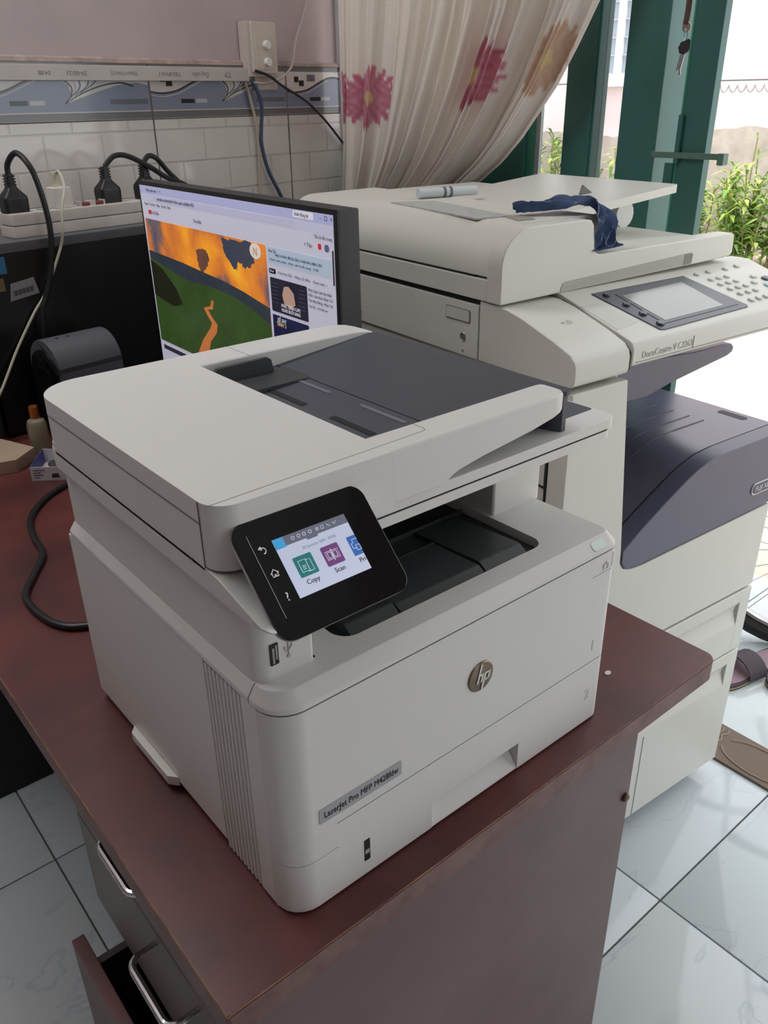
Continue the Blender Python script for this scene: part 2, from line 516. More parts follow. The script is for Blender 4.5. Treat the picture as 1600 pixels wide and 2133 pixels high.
# ---------------------------------------------------------------- laser printer on the desk
WHITE = mat('printer_white_plastic', (226, 226, 222), 0.42, var=0.015, vscale=8, bump=0.05, bscale=900)
DARK = mat('printer_charcoal_plastic', (72, 77, 86), 0.45, bump=0.06, bscale=900)
DARK2 = mat('printer_dark_green_grey_plastic', (55, 60, 62), 0.45)
BLK = mat('gloss_black_glass', (9, 9, 13), 0.12)
SEAM = mat('seam_shadow_gap', (38, 38, 38), 0.8)
PW, PD = 0.387, 0.3715
pr = thing('laser_printer', 'white multifunction laser printer with tilted touch panel standing on the red-brown desk', 'printer', (0.19, 0.185, 0.0), DESK)

# lower body with the ribbed grille on its left side
b = B()
prof = [(0.004, 0.004), (0.0, 0.011), (0.0, 0.2014), (PW, 0.2014), (PW, 0.011), (PW - 0.004, 0.004)]
b.prism(prof, 'y', 0.0995, PD, 0.0012)
b.prism([(0.0035, 0.004), (0.0035, 0.2014), (PW, 0.2014), (PW, 0.004)], 'y', 0.0236, 0.0998)
b.box(0.0, 0.0235, 0.004, 0.004, 0.0445, 0.2014, 0.0008)
part('lower_body', b, WHITE, pr)
for k in range(9):
    y = 0.0468 + k * 0.0060
    b = B(); b.box(0.0002, y, 0.003, 0.006, y + 0.0040, 0.2, 0.0015)
    part('grille_rib', b, WHITE, pr)
b = B()
b.prism([(0.0, 0.186), (0.0, 0.284), (-0.008, 0.274), (-0.008, 0.196)], 'z', 0.006, 0.0175, 0.002)
part('carry_grip', b, WHITE, pr)

# deck: chamfered frame around the output tray
b = B()
def ring(e, ef, z, r=(0.026, 0.014, 0.008, 0.008)):
    return [(x, y, z) for x, y in rr(e, ef, PW - e, PD - e, [max(0.002, q - e) for q in r])]
rings = [ring(0, 0, 0.2022), ring(0, 0, 0.2060), ring(0.0005, 0.001, 0.2072), ring(0.0055, 0.009, 0.2150), ring(0.0068, 0.0105, 0.2158)]
t = bmesh.new()
hole = rr(0.083, 0.0325, 0.3155, 0.30, (0.016, 0.014, 0.004, 0.004))
RV = [[t.verts.new(p) for p in r] for r in rings]
n = len(RV[0])
for a_, b_ in zip(RV, RV[1:]):
    for i in range(n):
        t.faces.new((a_[i], a_[(i + 1) % n], b_[(i + 1) % n], b_[i]))
hv = [t.verts.new((x, y, 0.2158)) for x, y in hole]
hw = [t.verts.new((x, y, 0.2022)) for x, y in hole]
m_ = len(hv)
for i in range(m_):
    t.faces.new((hv[i], hv[(i + 1) % m_], hw[(i + 1) % m_], hw[i]))
es = [t.edges.get((RV[-1][i], RV[-1][(i + 1) % n])) or t.edges.new((RV[-1][i], RV[-1][(i + 1) % n])) for i in range(n)]
es += [t.edges.get((hv[i], hv[(i + 1) % m_])) for i in range(m_)]
bmesh.ops.triangle_fill(t, use_beauty=True, edges=es)
b._merge(t)
part('deck_frame', b, WHITE, pr, smooth=28)
b = B(); b.prism([(x, y) for x, y in rr(0.0015, 0.0015, PW - 0.0015, PD - 0.002, (0.025, 0.013, 0.007, 0.007))], 'z', 0.2005, 0.2024)
part('deck_gap', b, SEAM, pr)
b = B(); b.prism([(-0.0002, 0.2024), (-0.0002, 0.2061), (0.0003, 0.2073), (0.0053, 0.2151), (0.0066, 0.21595), (0.0072, 0.2159), (0.0072, 0.2024)], 'y', 0.0323, 0.0327)
part('deck_joint', b, SEAM, pr)

# front door above, paper drawer below
def front_path(z0, z1, bb, x0=0.0, x1=PW, left=True, rightr=True):
    pts = rr(0, 0, PW, 0.06, (0.026, 0.013, 0, 0))
    q = [p for p in pts if p[1] <= 0.026]
    q[0] = (0.0, 0.0235)
    q = [(0.0, 0.0235)] + [p for p in q[1:] if p[1] < 0.0235] + [(PW, 0.0235)]
    q = [p for p in q if x0 - 1e-6 <= p[0] <= x1 + 1e-6]
    if x0 > 0: q = [(x0, 0.0235), (x0, 0.0)] + q
    if x1 < PW: q = q + [(x1, 0.0), (x1, 0.0235)]
    return bb.prism(q, 'z', z0, z1)
b = B(); front_path(0.0790, 0.2008, b)
front_path(0.0535, 0.0791, b, x1=0.047)
part('front_door', b, WHITE, pr, smooth=28)
b = B()
front_path(0.0025, 0.0528, b, x1=0.047)
front_path(0.0340, 0.0778, b, x0=0.047, x1=0.259)
front_path(0.0025, 0.0341, b, x0=0.047, x1=0.148)
front_path(0.0025, 0.0778, b, x0=0.259)
b.prism([(0.0005, 0.0025), (0.0012, 0.0050), (0.0185, 0.0320), (0.0225, 0.0345), (0.0225, 0.0025)], 'x', 0.1478, 0.2592)
part('paper_drawer', b, WHITE, pr, smooth=20)
b = B(); b.prism([(x, y) for x, y in rr(0.0012, 0.0012, PW - 0.0012, 0.0235, (0.025, 0.012, 0, 0))], 'z', 0.0774, 0.0794)
b.prism([(x, y) for x, y in rr(0.0008, 0.0008, 0.0475, 0.0235, (0.0255, 0, 0, 0))], 'z', 0.0526, 0.0537)
part('drawer_gap', b, SEAM, pr)

# small things on the front
b = B(); b.prism(rr(0.0310, 0.0885, 0.1130, 0.1030, 0.0012, 3), 'y', -0.0006, 0.0005)
lab = part('name_plate', b, mat('name_plate_grey', (172, 172, 178), 0.4), pr, label='silver-grey model plate')
part('plate_lettering', text_b('LaserJet Pro MFP M428fdw', 0.0088, (0.0722, -0.0007, 0.0955), (1, 0, 0), (0, 0, 1), 0.0002, width=0.0735), mat('ink_dark', (28, 28, 30), 0.6), lab)
b = B(); M = basis((0.2018, 0.0004, 0.1420), (1, 0, 0), (0, 0, 1))
b.lathe([(0.0148, 0.0), (0.0148, 0.0012), (0.0140, 0.0018), (0.0, 0.0018)], n=40); b.xf(M)
logo = part('badge_disc', b, mat('badge_bronze', (150, 128, 108), 0.28, 0.9, var=0.25, vscale=60), pr, label='round bronze badge')
CH = mat('badge_silver', (215, 212, 208), 0.25, 0.6)
b = B()
for pts in (
    [(-0.0062, -0.0050), (-0.0040, -0.0050), (0.0008, 0.0132), (-0.0014, 0.0132)],
    [(-0.0016, -0.0050), (0.0005, -0.0050), (0.0022, 0.0014), (0.0001, 0.0014)],
    [(-0.0026, 0.0012), (0.0016, 0.0012), (0.0024, 0.0032), (-0.0020, 0.0032)],
    [(-0.0010, -0.0132), (0.0012, -0.0132), (0.0055, 0.0032), (0.0033, 0.0032)],
    [(0.0050, 0.0014), (0.0088, 0.0014), (0.0094, 0.0032), (0.0055, 0.0032)],
    [(0.0030, -0.0050), (0.0072, -0.0050), (0.0078, -0.0030), (0.0036, -0.0030)],
    [(0.0066, -0.0050), (0.0085, -0.0050), (0.0108, 0.0032), (0.0088, 0.0032)]):
    b.prism(pts, 'z', 0.0016, 0.0025)
b.xf(M); part('badge_letters', b, CH, logo)
b = B(); b.prism(rr(0.0725, 0.0175, 0.0785, 0.0410, 0.001, 3), 'y', -0.0003, 0.002)
g = part('paper_gauge', b, mat('gauge_black', (25, 25, 25), 0.5), pr)
b = B(); b.box(0.0732, -0.0007, 0.0255, 0.0776, 0.0, 0.0300)
part('gauge_marker', b, mat('gauge_pale', (170, 170, 165), 0.5), g)
b = B(); b.prism(rr(0.3445, 0.1805, 0.3765, 0.1985, 0.001, 3), 'y', -0.00005, 0.002)
g = part('power_button', b, WHITE, pr)
b = B(); b.box(0.3762, -0.0002, 0.1825, 0.3767, 0.0, 0.1980); b.box(0.3480, -0.0002, 0.1800, 0.3765, 0.0, 0.1803)
part('button_gap', b, mat('seam_grey', (95, 95, 92), 0.8), g)
b = B(); pts = [(0.3668 + 0.0033 * math.sin(a), -0.0006, 0.1865 + 0.0040 * math.cos(a)) for a in [math.radians(40 + 280 * i / 14) for i in range(15)]]
b.tube(pts, 0.00055, 5); b.tube([(0.3668, -0.0006, 0.1875), (0.3668, -0.0006, 0.1915)], 0.00055, 5)
part('power_symbol', b, mat('symbol_white', (250, 250, 250), 0.4), g)
for s, z in (('1', 0.098), ('2', 0.038)):
    part('tray_number', text_b(s, 0.017, (0.3605, -0.0001, z), (1, 0, 0), (0, 0, 1), 0.0002), mat('embossed_mark', (196, 196, 190), 0.5), pr)
# sticker patch painted with green-white glare, right end of the deck edge
b = B(); b.prism(rr(0.348, 0.0, 0.366, 0.009, 0.003, 4), 'z', 0, 0.0004)
b.xf(basis((0, 0.0008, 0.2075), (1, 0, 0), (0, 0.009, 0.008)))
part('glare_sticker', b, mat('glare_film', (215, 232, 218), 0.08), pr)

# posts that carry the scanner
b = B()
b.prism(rr(0.0062, 0.027, 0.0545, PD - 0.004, (0.012, 0.004, 0.004, 0.006)), 'z', 0.2150, 0.279)
b.box(0.0545, 0.300, 0.2150, 0.319, PD - 0.004, 0.2812)
b.prism(rr(0.319, 0.1010, PW - 0.001, PD - 0.004, (0.003, 0.003, 0.004, 0.004)), 'z', 0.2150, 0.2812)
part('upper_body', b, WHITE, pr)
b = B(); b.box(0.0545, 0.03, 0.2152, 0.0566, 0.06, 0.2165)
part('post_gap', b, SEAM, pr)
b = B(); b.prism(rr(0.0172, 0.2285, 0.0240, 0.2460, 0.0006, 2), 'y', 0.0262, 0.030)
u = part('usb_port', b, mat('usb_black', (18, 18, 18), 0.5), pr)
b = B(); b.box(0.0188, 0.0258, 0.2300, 0.0205, 0.0265, 0.2430); b.box(0.0215, 0.0259, 0.2325, 0.0230, 0.0264, 0.2445)
part('usb_tongue', b, mat('usb_steel', (165, 160, 158), 0.35, 0.8), u)
b = B(); x, y, z = 0.0325, 0.0266, 0.2305
b.tube([(x, y, z), (x, y, z + 0.0145)], 0.0005, 5); b.tube([(x, y, z + 0.003), (x - 0.003, y, z + 0.006), (x - 0.003, y, z + 0.009)], 0.0004, 5)
b.tube([(x, y, z + 0.005), (x + 0.003, y, z + 0.008), (x + 0.003, y, z + 0.011)], 0.0004, 5)
b.lathe([(0.0014, -0.0003), (0.0014, 0.0003)], n=10, M=basis((x, y, z), (1, 0, 0), (0, 0, 1)))
part('usb_symbol', b, mat('embossed_mark2', (185, 182, 175), 0.5), pr)

# charcoal output tray let into the deck
b = B()
b.prism(rr(0.0836, 0.0331, 0.3149, 0.2994, (0.0155, 0.0135, 0.003, 0.003)), 'z', 0.196, 0.2068)
tr = part('output_tray', b, DARK2, pr)
wing = [(0.0385, 0.2040), (0.0385, 0.2076), (0.0400, 0.2080), (0.0490, 0.2140), (0.0520, 0.2146), (0.1350, 0.2095), (0.1350, 0.2040)]
b = B(); b.prism([(0.2475, 0.0395), (0.2965, 0.0395), (0.3040, 0.0470), (0.3040, 0.138), (0.2475, 0.138)], 'z', 0.2060, 0.2064)
b.prism(wing, 'x', 0.2475, 0.3005, 0.0012)
part('tray_wing', b, DARK2, tr)
b = B(); b.prism(wing, 'x', 0.0980, 0.1475, 0.0012)
part('tray_wing', b, DARK2, tr)
b = B(); b.prism([(0.0345, 0.2040), (0.0345, 0.2072), (0.0400, 0.2080), (0.0480, 0.2125), (0.0500, 0.2129), (0.1050, 0.2105), (0.1050, 0.2040)], 'x', 0.1490, 0.2460, 0.0010)
part('tray_paddle', b, mat('printer_dark_green_grey_lighter', (66, 71, 73), 0.42), tr)
b = B(); b.box(0.090, 0.1360, 0.205, 0.312, 0.1385, 0.2120, 0.0008); b.box(0.149, 0.1055, 0.205, 0.246, 0.1070, 0.2118, 0.0004)
part('tray_ridge', b, DARK2, tr)
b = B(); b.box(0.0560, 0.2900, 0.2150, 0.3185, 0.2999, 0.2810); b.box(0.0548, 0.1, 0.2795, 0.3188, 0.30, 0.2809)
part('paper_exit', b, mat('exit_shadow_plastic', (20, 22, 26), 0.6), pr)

# scanner bed and its forward bracket under the control panel
b = B()
b.prism(rr(-0.0012, 0.0555, 0.4355, 0.385, (0.014, 0.012, 0.006, 0.03)), 'z', 0.2812, 0.2903, 0.0008)
b.prism(rr(-0.0016, 0.090, 0.05, 0.385, (0.0, 0.0, 0.0, 0.03)), 'z', 0.2770, 0.2965, 0.0010)
part('scanner_bed', b, WHITE, pr, smooth=28)
b = B()
rings = []
for y, x0, x1, zb, zt in ((0.0905, -0.0016, 0.053, 0.2770, 0.2965), (0.055, -0.0016, 0.053, 0.2766, 0.2950), (0.040, -0.0014, 0.053, 0.2764, 0.2912), (0.025, -0.0010, 0.053, 0.2762, 0.2868), (0.014, -0.0007, 0.020, 0.2762, 0.2836), (0.006, 0.0008, 0.0085, 0.2764, 0.2790), (-0.001, 0.0028, 0.0068, 0.2768, 0.2788), (-0.004, 0.0045, 0.0066, 0.2774, 0.2784)):
    rings.append([(x0 + 0.0006, y, zb), (x1, y, zb), (x1, y, zt), (x0 + 0.0012, y, zt), (x0, y, zt - 0.0007), (x0, y, zb + 0.0006)])
b.loft(rings)
part('panel_bracket', b, WHITE, pr, smooth=50)
b = B(); b.prism(rr(0.0004, 0.0565, 0.4345, 0.384, (0.014, 0.011, 0.006, 0.03)), 'z', 0.2898, 0.2925)
part('bed_gap', b, mat('seam_black', (14, 14, 15), 0.9), pr)

# lid base: receives the copied originals, reaches out to the right
b = B()
b.prism(rr(-0.0016, 0.0548, 0.4405, 0.386, (0.016, 0.014, 0.006, 0.035)), 'z', 0.2922, 0.3022, 0.0010)
part('lid_base', b, WHITE, pr, smooth=28)
b = B(); b.prism(rr(0.15, 0.0835, 0.4370, 0.372, (0.002, 0.002, 0.004, 0.004)), 'z', 0.2990, 0.3028)
part('receiving_tray', b, DARK, pr)

# document feeder: left block, the two arms, the charcoal input tray between them
b = B()
b.prism(rr(-0.0018, 0.0490, 0.150, 0.391, (0.020, 0, 0, 0.045), 10), 'z', 0.2975, 0.3468, 0.0008)
def arm(sections):
    rings = []
    for x, y0, y1, z0, z1 in sections:
        c = min(0.0012, (z1 - z0) * 0.3)
        rings.append([(x, y0 + c, z0), (x, y1 - c, z0), (x, y1, z0 + c), (x, y1, z1 - c), (x, y1 - c, z1), (x, y0 + c, z1), (x, y0, z1 - c), (x, y0, z0 + c)])
    b.loft(rings)
arm([(0.1495, 0.0490, 0.0835, 0.3030, 0.3468), (0.198, 0.0490, 0.0835, 0.3030, 0.3468), (0.206, 0.0490, 0.0835, 0.3045, 0.3468), (0.213, 0.0490, 0.0835, 0.3085, 0.3468), (0.222, 0.0490, 0.0835, 0.3112, 0.3468), (0.2487, 0.0490, 0.0835, 0.3155, 0.3468), (0.28, 0.0490, 0.0835, 0.3190, 0.3468), (0.3076, 0.0490, 0.0835, 0.3222, 0.3468),
     (0.335, 0.0490, 0.0835, 0.3270, 0.3468), (0.343, 0.0498, 0.0835, 0.3290, 0.3468), (0.349, 0.0525, 0.0835, 0.3305, 0.3466), (0.3530, 0.0575, 0.0825, 0.3318, 0.3464), (0.3550, 0.0650, 0.0800, 0.3330, 0.3460)])
arm([(0.1495, 0.3450, 0.3910, 0.3030, 0.3468), (0.300, 0.3450, 0.3910, 0.3030, 0.3468), (0.335, 0.3450, 0.3905, 0.3030, 0.3466), (0.350, 0.3450, 0.3890, 0.3030, 0.3460), (0.360, 0.3450, 0.3850, 0.3030, 0.3450), (0.367, 0.3450, 0.3760, 0.3030, 0.3435), (0.370, 0.3455, 0.3640, 0.3030, 0.3425)])
part('feeder_cover', b, WHITE, pr, smooth=22)
b = B()
b.prism(rr(-0.0022, 0.0692, 0.10, 0.3915, (0, 0, 0, 0.0455), 10), 'z', 0.3298, 0.3306)
b.prism(rr(-0.0014, 0.0500, 0.10, 0.3880, (0.02, 0, 0, 0.045), 10), 'z', 0.2962, 0.2980)
b.box(-0.0024, 0.0688, 0.2962, 0.02, 0.0694, 0.3466)
part('cover_gap', b, mat('seam_mid', (105, 105, 103), 0.8), pr)
b = B()
b.prism([(-0.002, 0.0576), (0.150, 0.0632), (0.1945, 0.0648), (0.1975, 0.0665), (0.1985, 0.0700), (0.1985, 0.083), (0.1980, 0.083), (0.1979, 0.0702), (0.1972, 0.0670), (0.1943, 0.0653), (0.150, 0.0637), (-0.002, 0.0581)], 'z', 0.3464, 0.34695)
part('cover_joint', b, mat('seam_pale', (128, 130, 130), 0.8), pr)
b = B(); b.box(0.2055, 0.345, 0.3464, 0.2060, 0.391, 0.34695)
part('cover_joint', b, mat('seam_pale', (128, 130, 130), 0.8), pr)
b = B()
b.prism([(0.1495, 0.3040), (0.1495, 0.3225), (0.160, 0.3250), (0.2360, 0.3300), (0.2360, 0.3040)], 'y', 0.0836, 0.3449)
it = part('input_tray', b, DARK, pr)
b = B()
pl_ = [(0.2375, 0.0836), (0.354, 0.0836), (0.3585, 0.0665), (0.3630, 0.0590), (0.3680, 0.0590), (0.3715, 0.0640), (0.3715, 0.340), (0.3650, 0.3449), (0.2375, 0.3449)]
t0 = [(x, y, 0.3300 + (x - 0.2375) * 0.098) for x, y in pl_]
t1 = [(x, y, z - 0.004) for x, y, z in t0]
b.loft([t1, t0])
part('input_flap', b, DARK, pr)
b = B(); b.prism([(0.3560, 0.0840), (0.3600, 0.0700), (0.3640, 0.0630), (0.3695, 0.0630), (0.3705, 0.0680), (0.3705, 0.33), (0.3560, 0.33)], 'z', 0.3026, 0.3395)
part('flap_support', b, DARK, pr)
b = B()
b.prism([(0.1530, 0.3240), (0.1545, 0.3405), (0.1590, 0.3455), (0.2170, 0.3462), (0.2215, 0.3430), (0.2240, 0.3285)], 'y', 0.3270, 0.3320, 0.0008)
b.prism(rr(0.153, 0.2830, 0.2400, 0.3330, (0.002, 0.006, 0.002, 0.002)), 'z', 0.3255, 0.3312, 0.0008)
part('paper_guide', b, DARK2, it)
b = B(); b.prism([(0.153, 0.3225), (0.157, 0.3290), (0.2330, 0.3345), (0.2360, 0.3330), (0.2360, 0.3230)], 'y', 0.0860, 0.0895, 0.0008)
part('paper_guide', b, DARK2, it)
SLOT = mat('slot_black', (10, 10, 12), 0.6)
for y0, y1 in ((0.2260, 0.2830), (0.1250, 0.1830)):
    b = B(); b.prism([(0.1880, 0.3262), (0.1880, 0.32735), (0.1945, 0.32775), (0.1945, 0.3264)], 'y', y0, y1)
    part('guide_slot', b, SLOT, it)
RIB = mat('printer_rib_grey', (112, 117, 128), 0.35)
for y0, y1 in ((0.2330, 0.2960), (0.1230, 0.1860)):
    b = B(); b.box(0.2235, y0, 0.3285, 0.2285, y1, 0.3300, 0.0008)
    part('tray_rib', b, RIB, it)

# tilted touch panel
pn_o, pn_u, pn_v = (0.0, -0.0100, 0.2710), (1, 0, 0), (0, 1, 1)
PM = basis(pn_o, pn_u, pn_v)
def pan(bb): return bb.xf(PM)
b = B(); b.prism(rr(0.0075, 0.0, 0.1160, 0.0850, 0.012, 8), 'z', -0.0070, -0.0010, 0.001)
part('panel_back', pan(b), mat('panel_back_grey', (190, 190, 188), 0.4), pr)
b = B(); b.prism(rr(0.0070, -0.0003, 0.1158, 0.0850, 0.0115, 8), 'z', -0.0030, 0.0010, 0.0010)
pnl = part('touch_panel', pan(b), BLK, pr, label='gloss black touch panel')
b = B(); b.prism(rr(0.0165, 0.0120, 0.1035, 0.0765, 0.001, 2), 'z', 0.0008, 0.00125)
part('panel_glass', pan(b), mat('gloss_black_glass_inner', (11, 11, 15), 0.1), pnl)
LCD = mat('panel_lcd', (200, 208, 232), 0.3, emit=0.42)
b = B(); b.box(0.0318, 0.0233, 0.0008, 0.0918, 0.0665, 0.0016)
scr = part('panel_screen', pan(b), LCD, pnl, label='lit colour display')
def flat(name, col, shapes, em=0.35, z=0.0017, parent=None):
    bb = B()
    for s in shapes: bb.prism(s, 'z', z - 0.0002, z)
    return part(name, pan(bb), mat('lcd_' + name + '_%d_%d_%d' % col, col, 0.4, emit=em), parent or scr)
flat('status_bar', (118, 122, 140), [[(0.0400, 0.0597), (0.0560, 0.0597), (0.0568, 0.0583), (0.0650, 0.0583), (0.0658, 0.0597), (0.0918, 0.0597), (0.0918, 0.0665), (0.0400, 0.0665)]], 0.25)
flat('status_corner', (70, 165, 220), [rr(0.0318, 0.0590, 0.0400, 0.0665, 0)], 0.45)
flat('copy_tile', (44, 126, 128), [rr(0.0392, 0.0352, 0.0540, 0.0500, 0.001, 3)])
flat('scan_tile', (120, 70, 130), [rr(0.0615, 0.0352, 0.0760, 0.0496, 0.001, 3)])
flat('print_tile', (58, 112, 190), [rr(0.0842, 0.0352, 0.0918, 0.0498, 0.0006, 3)])
LINE = mat('lcd_line', (225, 232, 240), 0.4, emit=0.5)
def lines(name, polys, r=0.00022, parent=None, m=None, z=0.0018):
    bb = B()
    for pl in polys: bb.tube([(x, y, z) for x, y in pl], r, 4)
    return part(name, pan(bb), m or LINE, parent or scr)
def rect(x0, y0, x1, y1): return [(x0, y0), (x1, y0), (x1, y1), (x0, y1), (x0, y0)]
lines('copy_glyph', [rect(0.0420, 0.0385, 0.0478, 0.0468), [(0.0478, 0.0460), (0.0512, 0.0460), (0.0512, 0.0378), (0.0465, 0.0378)], [(0.0435, 0.0415), (0.0463, 0.0415)], [(0.0435, 0.0427), (0.0463, 0.0427)], [(0.0435, 0.0403), (0.0463, 0.0403)]])
lines('scan_glyph', [rect(0.0637, 0.0395, 0.0738, 0.0455), [(0.0687, 0.0380), (0.0687, 0.0470)], rect(0.0650, 0.0405, 0.0680, 0.0445), rect(0.0695, 0.0405, 0.0725, 0.0445)])
lines('print_glyph', [[(0.0918, 0.0470), (0.0875, 0.0470), (0.0875, 0.0445), (0.0858, 0.0445), (0.0858, 0.0405), (0.0880, 0.0405)], rect(0.0885, 0.0385, 0.0917, 0.0425)])
lines('status_glyph', [[(x + 0.0012 * math.cos(a), 0.0631 + 0.0012 * math.sin(a)) for a in [i * math.pi / 4 for i in range(9)]] for x in (0.0468, 0.0515, 0.0560, 0.0610)] + [[(0.0655, 0.0622), (0.0680, 0.0622)], [(0.0655, 0.0631), (0.0680, 0.0631)], [(0.0655, 0.0640), (0.0680, 0.0640)], rect(0.0700, 0.0620, 0.0722, 0.0642), [(0.0750, 0.0642), (0.0762, 0.0625), (0.0775, 0.0620)], [(0.0800, 0.0640), (0.0812, 0.0622), (0.0830, 0.0640)]], 0.00018)
INK2 = mat('lcd_ink', (40, 44, 60), 0.5)
for s, x in (('Copy', 0.0466), ('Scan', 0.0690)):
    part('tile_caption', pan(text_b(s, 0.0048, (x, 0.0312, 0.0017), (1, 0, 0), (0, 1, 0), 0.0001)), INK2, scr)
part('tile_caption', pan(text_b('Pri', 0.0048, (0.0886, 0.0312, 0.0017), (1, 0, 0), (0, 1, 0), 0.0001)), INK2, scr)
part('screen_date', pan(text_b('05 January 2001  00:06', 0.0030, (0.0640, 0.0540, 0.0017), (1, 0, 0), (0, 1, 0), 0.0001)), mat('lcd_faint', (165, 172, 195), 0.5, emit=0.25), scr)
ICO = mat('panel_icon', (225, 222, 215), 0.5, emit=0.25)
lines('back_symbol', [[(0.0205, 0.0640), (0.0238, 0.0640), (0.0250, 0.0630), (0.0250, 0.0612), (0.0238, 0.0600), (0.0228, 0.0600)], [(0.0222, 0.0652), (0.0203, 0.0640), (0.0222, 0.0628), (0.0222, 0.0652)]], 0.00045, pnl, ICO, 0.0014)
lines('home_symbol', [[(0.0205, 0.0452), (0.0234, 0.0480), (0.0263, 0.0452)], [(0.0213, 0.0458), (0.0213, 0.0430), (0.0255, 0.0430), (0.0255, 0.0458)], [(0.0230, 0.0431), (0.0230, 0.0443), (0.0240, 0.0443), (0.0240, 0.0431)]], 0.00042, pnl, ICO, 0.0014)
part('help_symbol', pan(text_b('?', 0.0085, (0.0243, 0.0275, 0.0013), (1, 0, 0), (0, 1, 0), 0.0002)), ICO, pnl)
lines('accent_line', [[(0.0165, 0.0750), (0.0165, 0.0150)]], 0.00035, pnl, mat('panel_silver', (200, 200, 200), 0.25, 0.7), 0.0013)
# ---------------------------------------------------------------- floor-standing copier
CW = mat('copier_grey_white', (212, 211, 202), 0.42, var=0.01, vscale=6, bump=0.04, bscale=900)
CS = mat('copier_side_grey', (204, 203, 195), 0.45, bump=0.04, bscale=900)
NAVY = mat('copier_navy_plastic', (88, 90, 110), 0.36, bump=0.05, bscale=900)
NAVY2 = mat('copier_navy_tray', (98, 98, 116), 0.28, bump=0.03, bscale=900)
CG = mat('copier_gap', (40, 42, 42), 0.8)
CG2 = mat('copier_gap_soft', (128, 130, 124), 0.8)
cx = thing('photocopier', 'large grey-white floor-standing photocopier with navy output tray beside the desk', 'photocopier', (0.875, 0.64, -H), COPF)
# carcass
b = B()
b.prism(rr(0.603, 0.320, 1.148, 0.99, (0.012, 0.01, 0.01, 0.01)), 'z', -0.690, -0.09)
b.prism(rr(0.603, 0.330, 0.73, 0.99, 0.01), 'z', -0.1, 0.240)
b.box(0.70, 0.80, -0.1, 1.0, 0.98, 0.242)
part('carcass', b, CS, cx)
# front cover with the left column
b = B()
b.prism([(0.602, -0.2535), (1.150, -0.2535), (1.150, -0.0835), (0.800, -0.0925), (0.775, -0.0905), (0.755, -0.083), (0.746, -0.070), (0.7445, -0.049), (0.711, 0.2325), (0.602, 0.2325)], 'y', 0.300, 0.334, 0.0035, 3)
part('front_cover', b, CW, cx)
b = B(); b.box(0.603, 0.3345, 0.084, 0.6042, 0.34, 0.240); b.box(0.6015, 0.337, 0.0845, 0.6036, 0.40, 0.0875); b.box(0.6015, 0.3345, -0.66, 0.6036, 0.3375, 0.24)
part('side_joint', b, CG, cx)
# drawers with scooped grips
def cdrawer(z0, z1, gz):
    bb = B()
    prof = [(0.302, z0), (0.334, z0), (0.334, z1), (0.302, z1), (0.300, z1 - 0.002), (0.300, gz + 0.016), (0.3015, gz + 0.013), (0.306, gz + 0.004), (0.3072, gz - 0.006), (0.3055, gz - 0.016), (0.3012, gz - 0.032), (0.300, gz - 0.038), (0.300, z0 + 0.002)]
    bb.prism(prof, 'x', 0.660, 1.120)
    flat_ = [(0.302, z0), (0.334, z0), (0.334, z1), (0.302, z1), (0.300, z1 - 0.002), (0.300, z0 + 0.002)]
    bb.prism(flat_, 'x', 0.602, 0.6605); bb.prism(flat_, 'x', 1.1195, 1.150)
    return part('paper_drawer', bb, CW, cx, smooth=25)
cdrawer(-0.3995, -0.2590, -0.300)
d2 = cdrawer(-0.690, -0.4035, -0.445)
b = B(); b.box(0.880, 0.2994, -0.688, 0.8815, 0.301, -0.49)
part('drawer_joint', b, CG2, d2)
# casters
for x in (0.64, 1.11):
    for y in (0.36, 0.94):
        b = B(); b.lathe([(0.019, -0.012), (0.022, -0.009), (0.022, 0.009), (0.019, 0.012)], n=16, M=basis((x, y, -H + 0.022), (0, 1, 0), (0, 0, 1))); b.box(x - 0.016, y - 0.02, -0.70, x + 0.016, y + 0.02, -0.688)
        part('caster', b, mat('caster_black', (40, 40, 40), 0.5), cx)
# navy front and output tray
tp = [(0.7445, -0.049), (0.782, -0.0224), (0.835, 0.009), (0.885, 0.036), (0.909, 0.046), (0.939, 0.0545), (0.984, 0.0585), (1.10, 0.0590), (1.162, 0.0590)]
b = B()
b.prism([(0.7455, -0.066), (0.749, -0.076), (0.757, -0.083), (0.770, -0.0870), (0.7945, -0.0868), (1.150, -0.0775), (1.164, -0.0740)] + [(1.166, 0.055)] + tp[::-1], 'y', 0.298, 0.331, 0.0025, 3)
nf = part('tray_front', b, NAVY, cx, label='navy front panel')
b = B()
b.prism([(0.7300, -0.095), (1.150, -0.085)] + [(x, z - 0.002) for x, z in [(1.166, 0.059)] + tp[::-1]] + [(0.7300, -0.060)], 'y', 0.3345, 0.78, 0.002)
ot = part('output_tray', b, NAVY2, cx)
b = B(); b.prism([(0.74, -0.09), (1.15, -0.08)] + [(x, z - 0.006) for x, z in [(1.160, 0.055)] + tp[::-1]], 'y', 0.3305, 0.335)
part('tray_gap', b, CG, cx)
GRV = mat('copier_navy_groove', (62, 64, 82), 0.5)
for y in (0.415, 0.445, 0.480, 0.520):
    b = B(); b.tube([(0.82, y, 0.0005), (0.86, y, 0.0205), (0.90, y, 0.0405), (0.94, y, 0.0530), (1.0, y, 0.0570), (1.08, y, 0.0572)], 0.0011, 5)
    part('tray_groove', b, GRV, ot)
b = B(); b.prism(rr(1.1350, 0.372, 1.1520, 0.428, 0.006), 'z', 0.0560, 0.0574)
part('grip_slot', b, mat('slot_dark', (18, 18, 20), 0.6), ot)
# sheet stopper flap standing in the tray
b = B(); b.prism([(0.735, -0.03), (0.742, -0.035), (0.835, 0.060), (0.828, 0.065)], 'y', 0.405, 0.50, 0.001)
part('tray_flap', b, NAVY, cx)
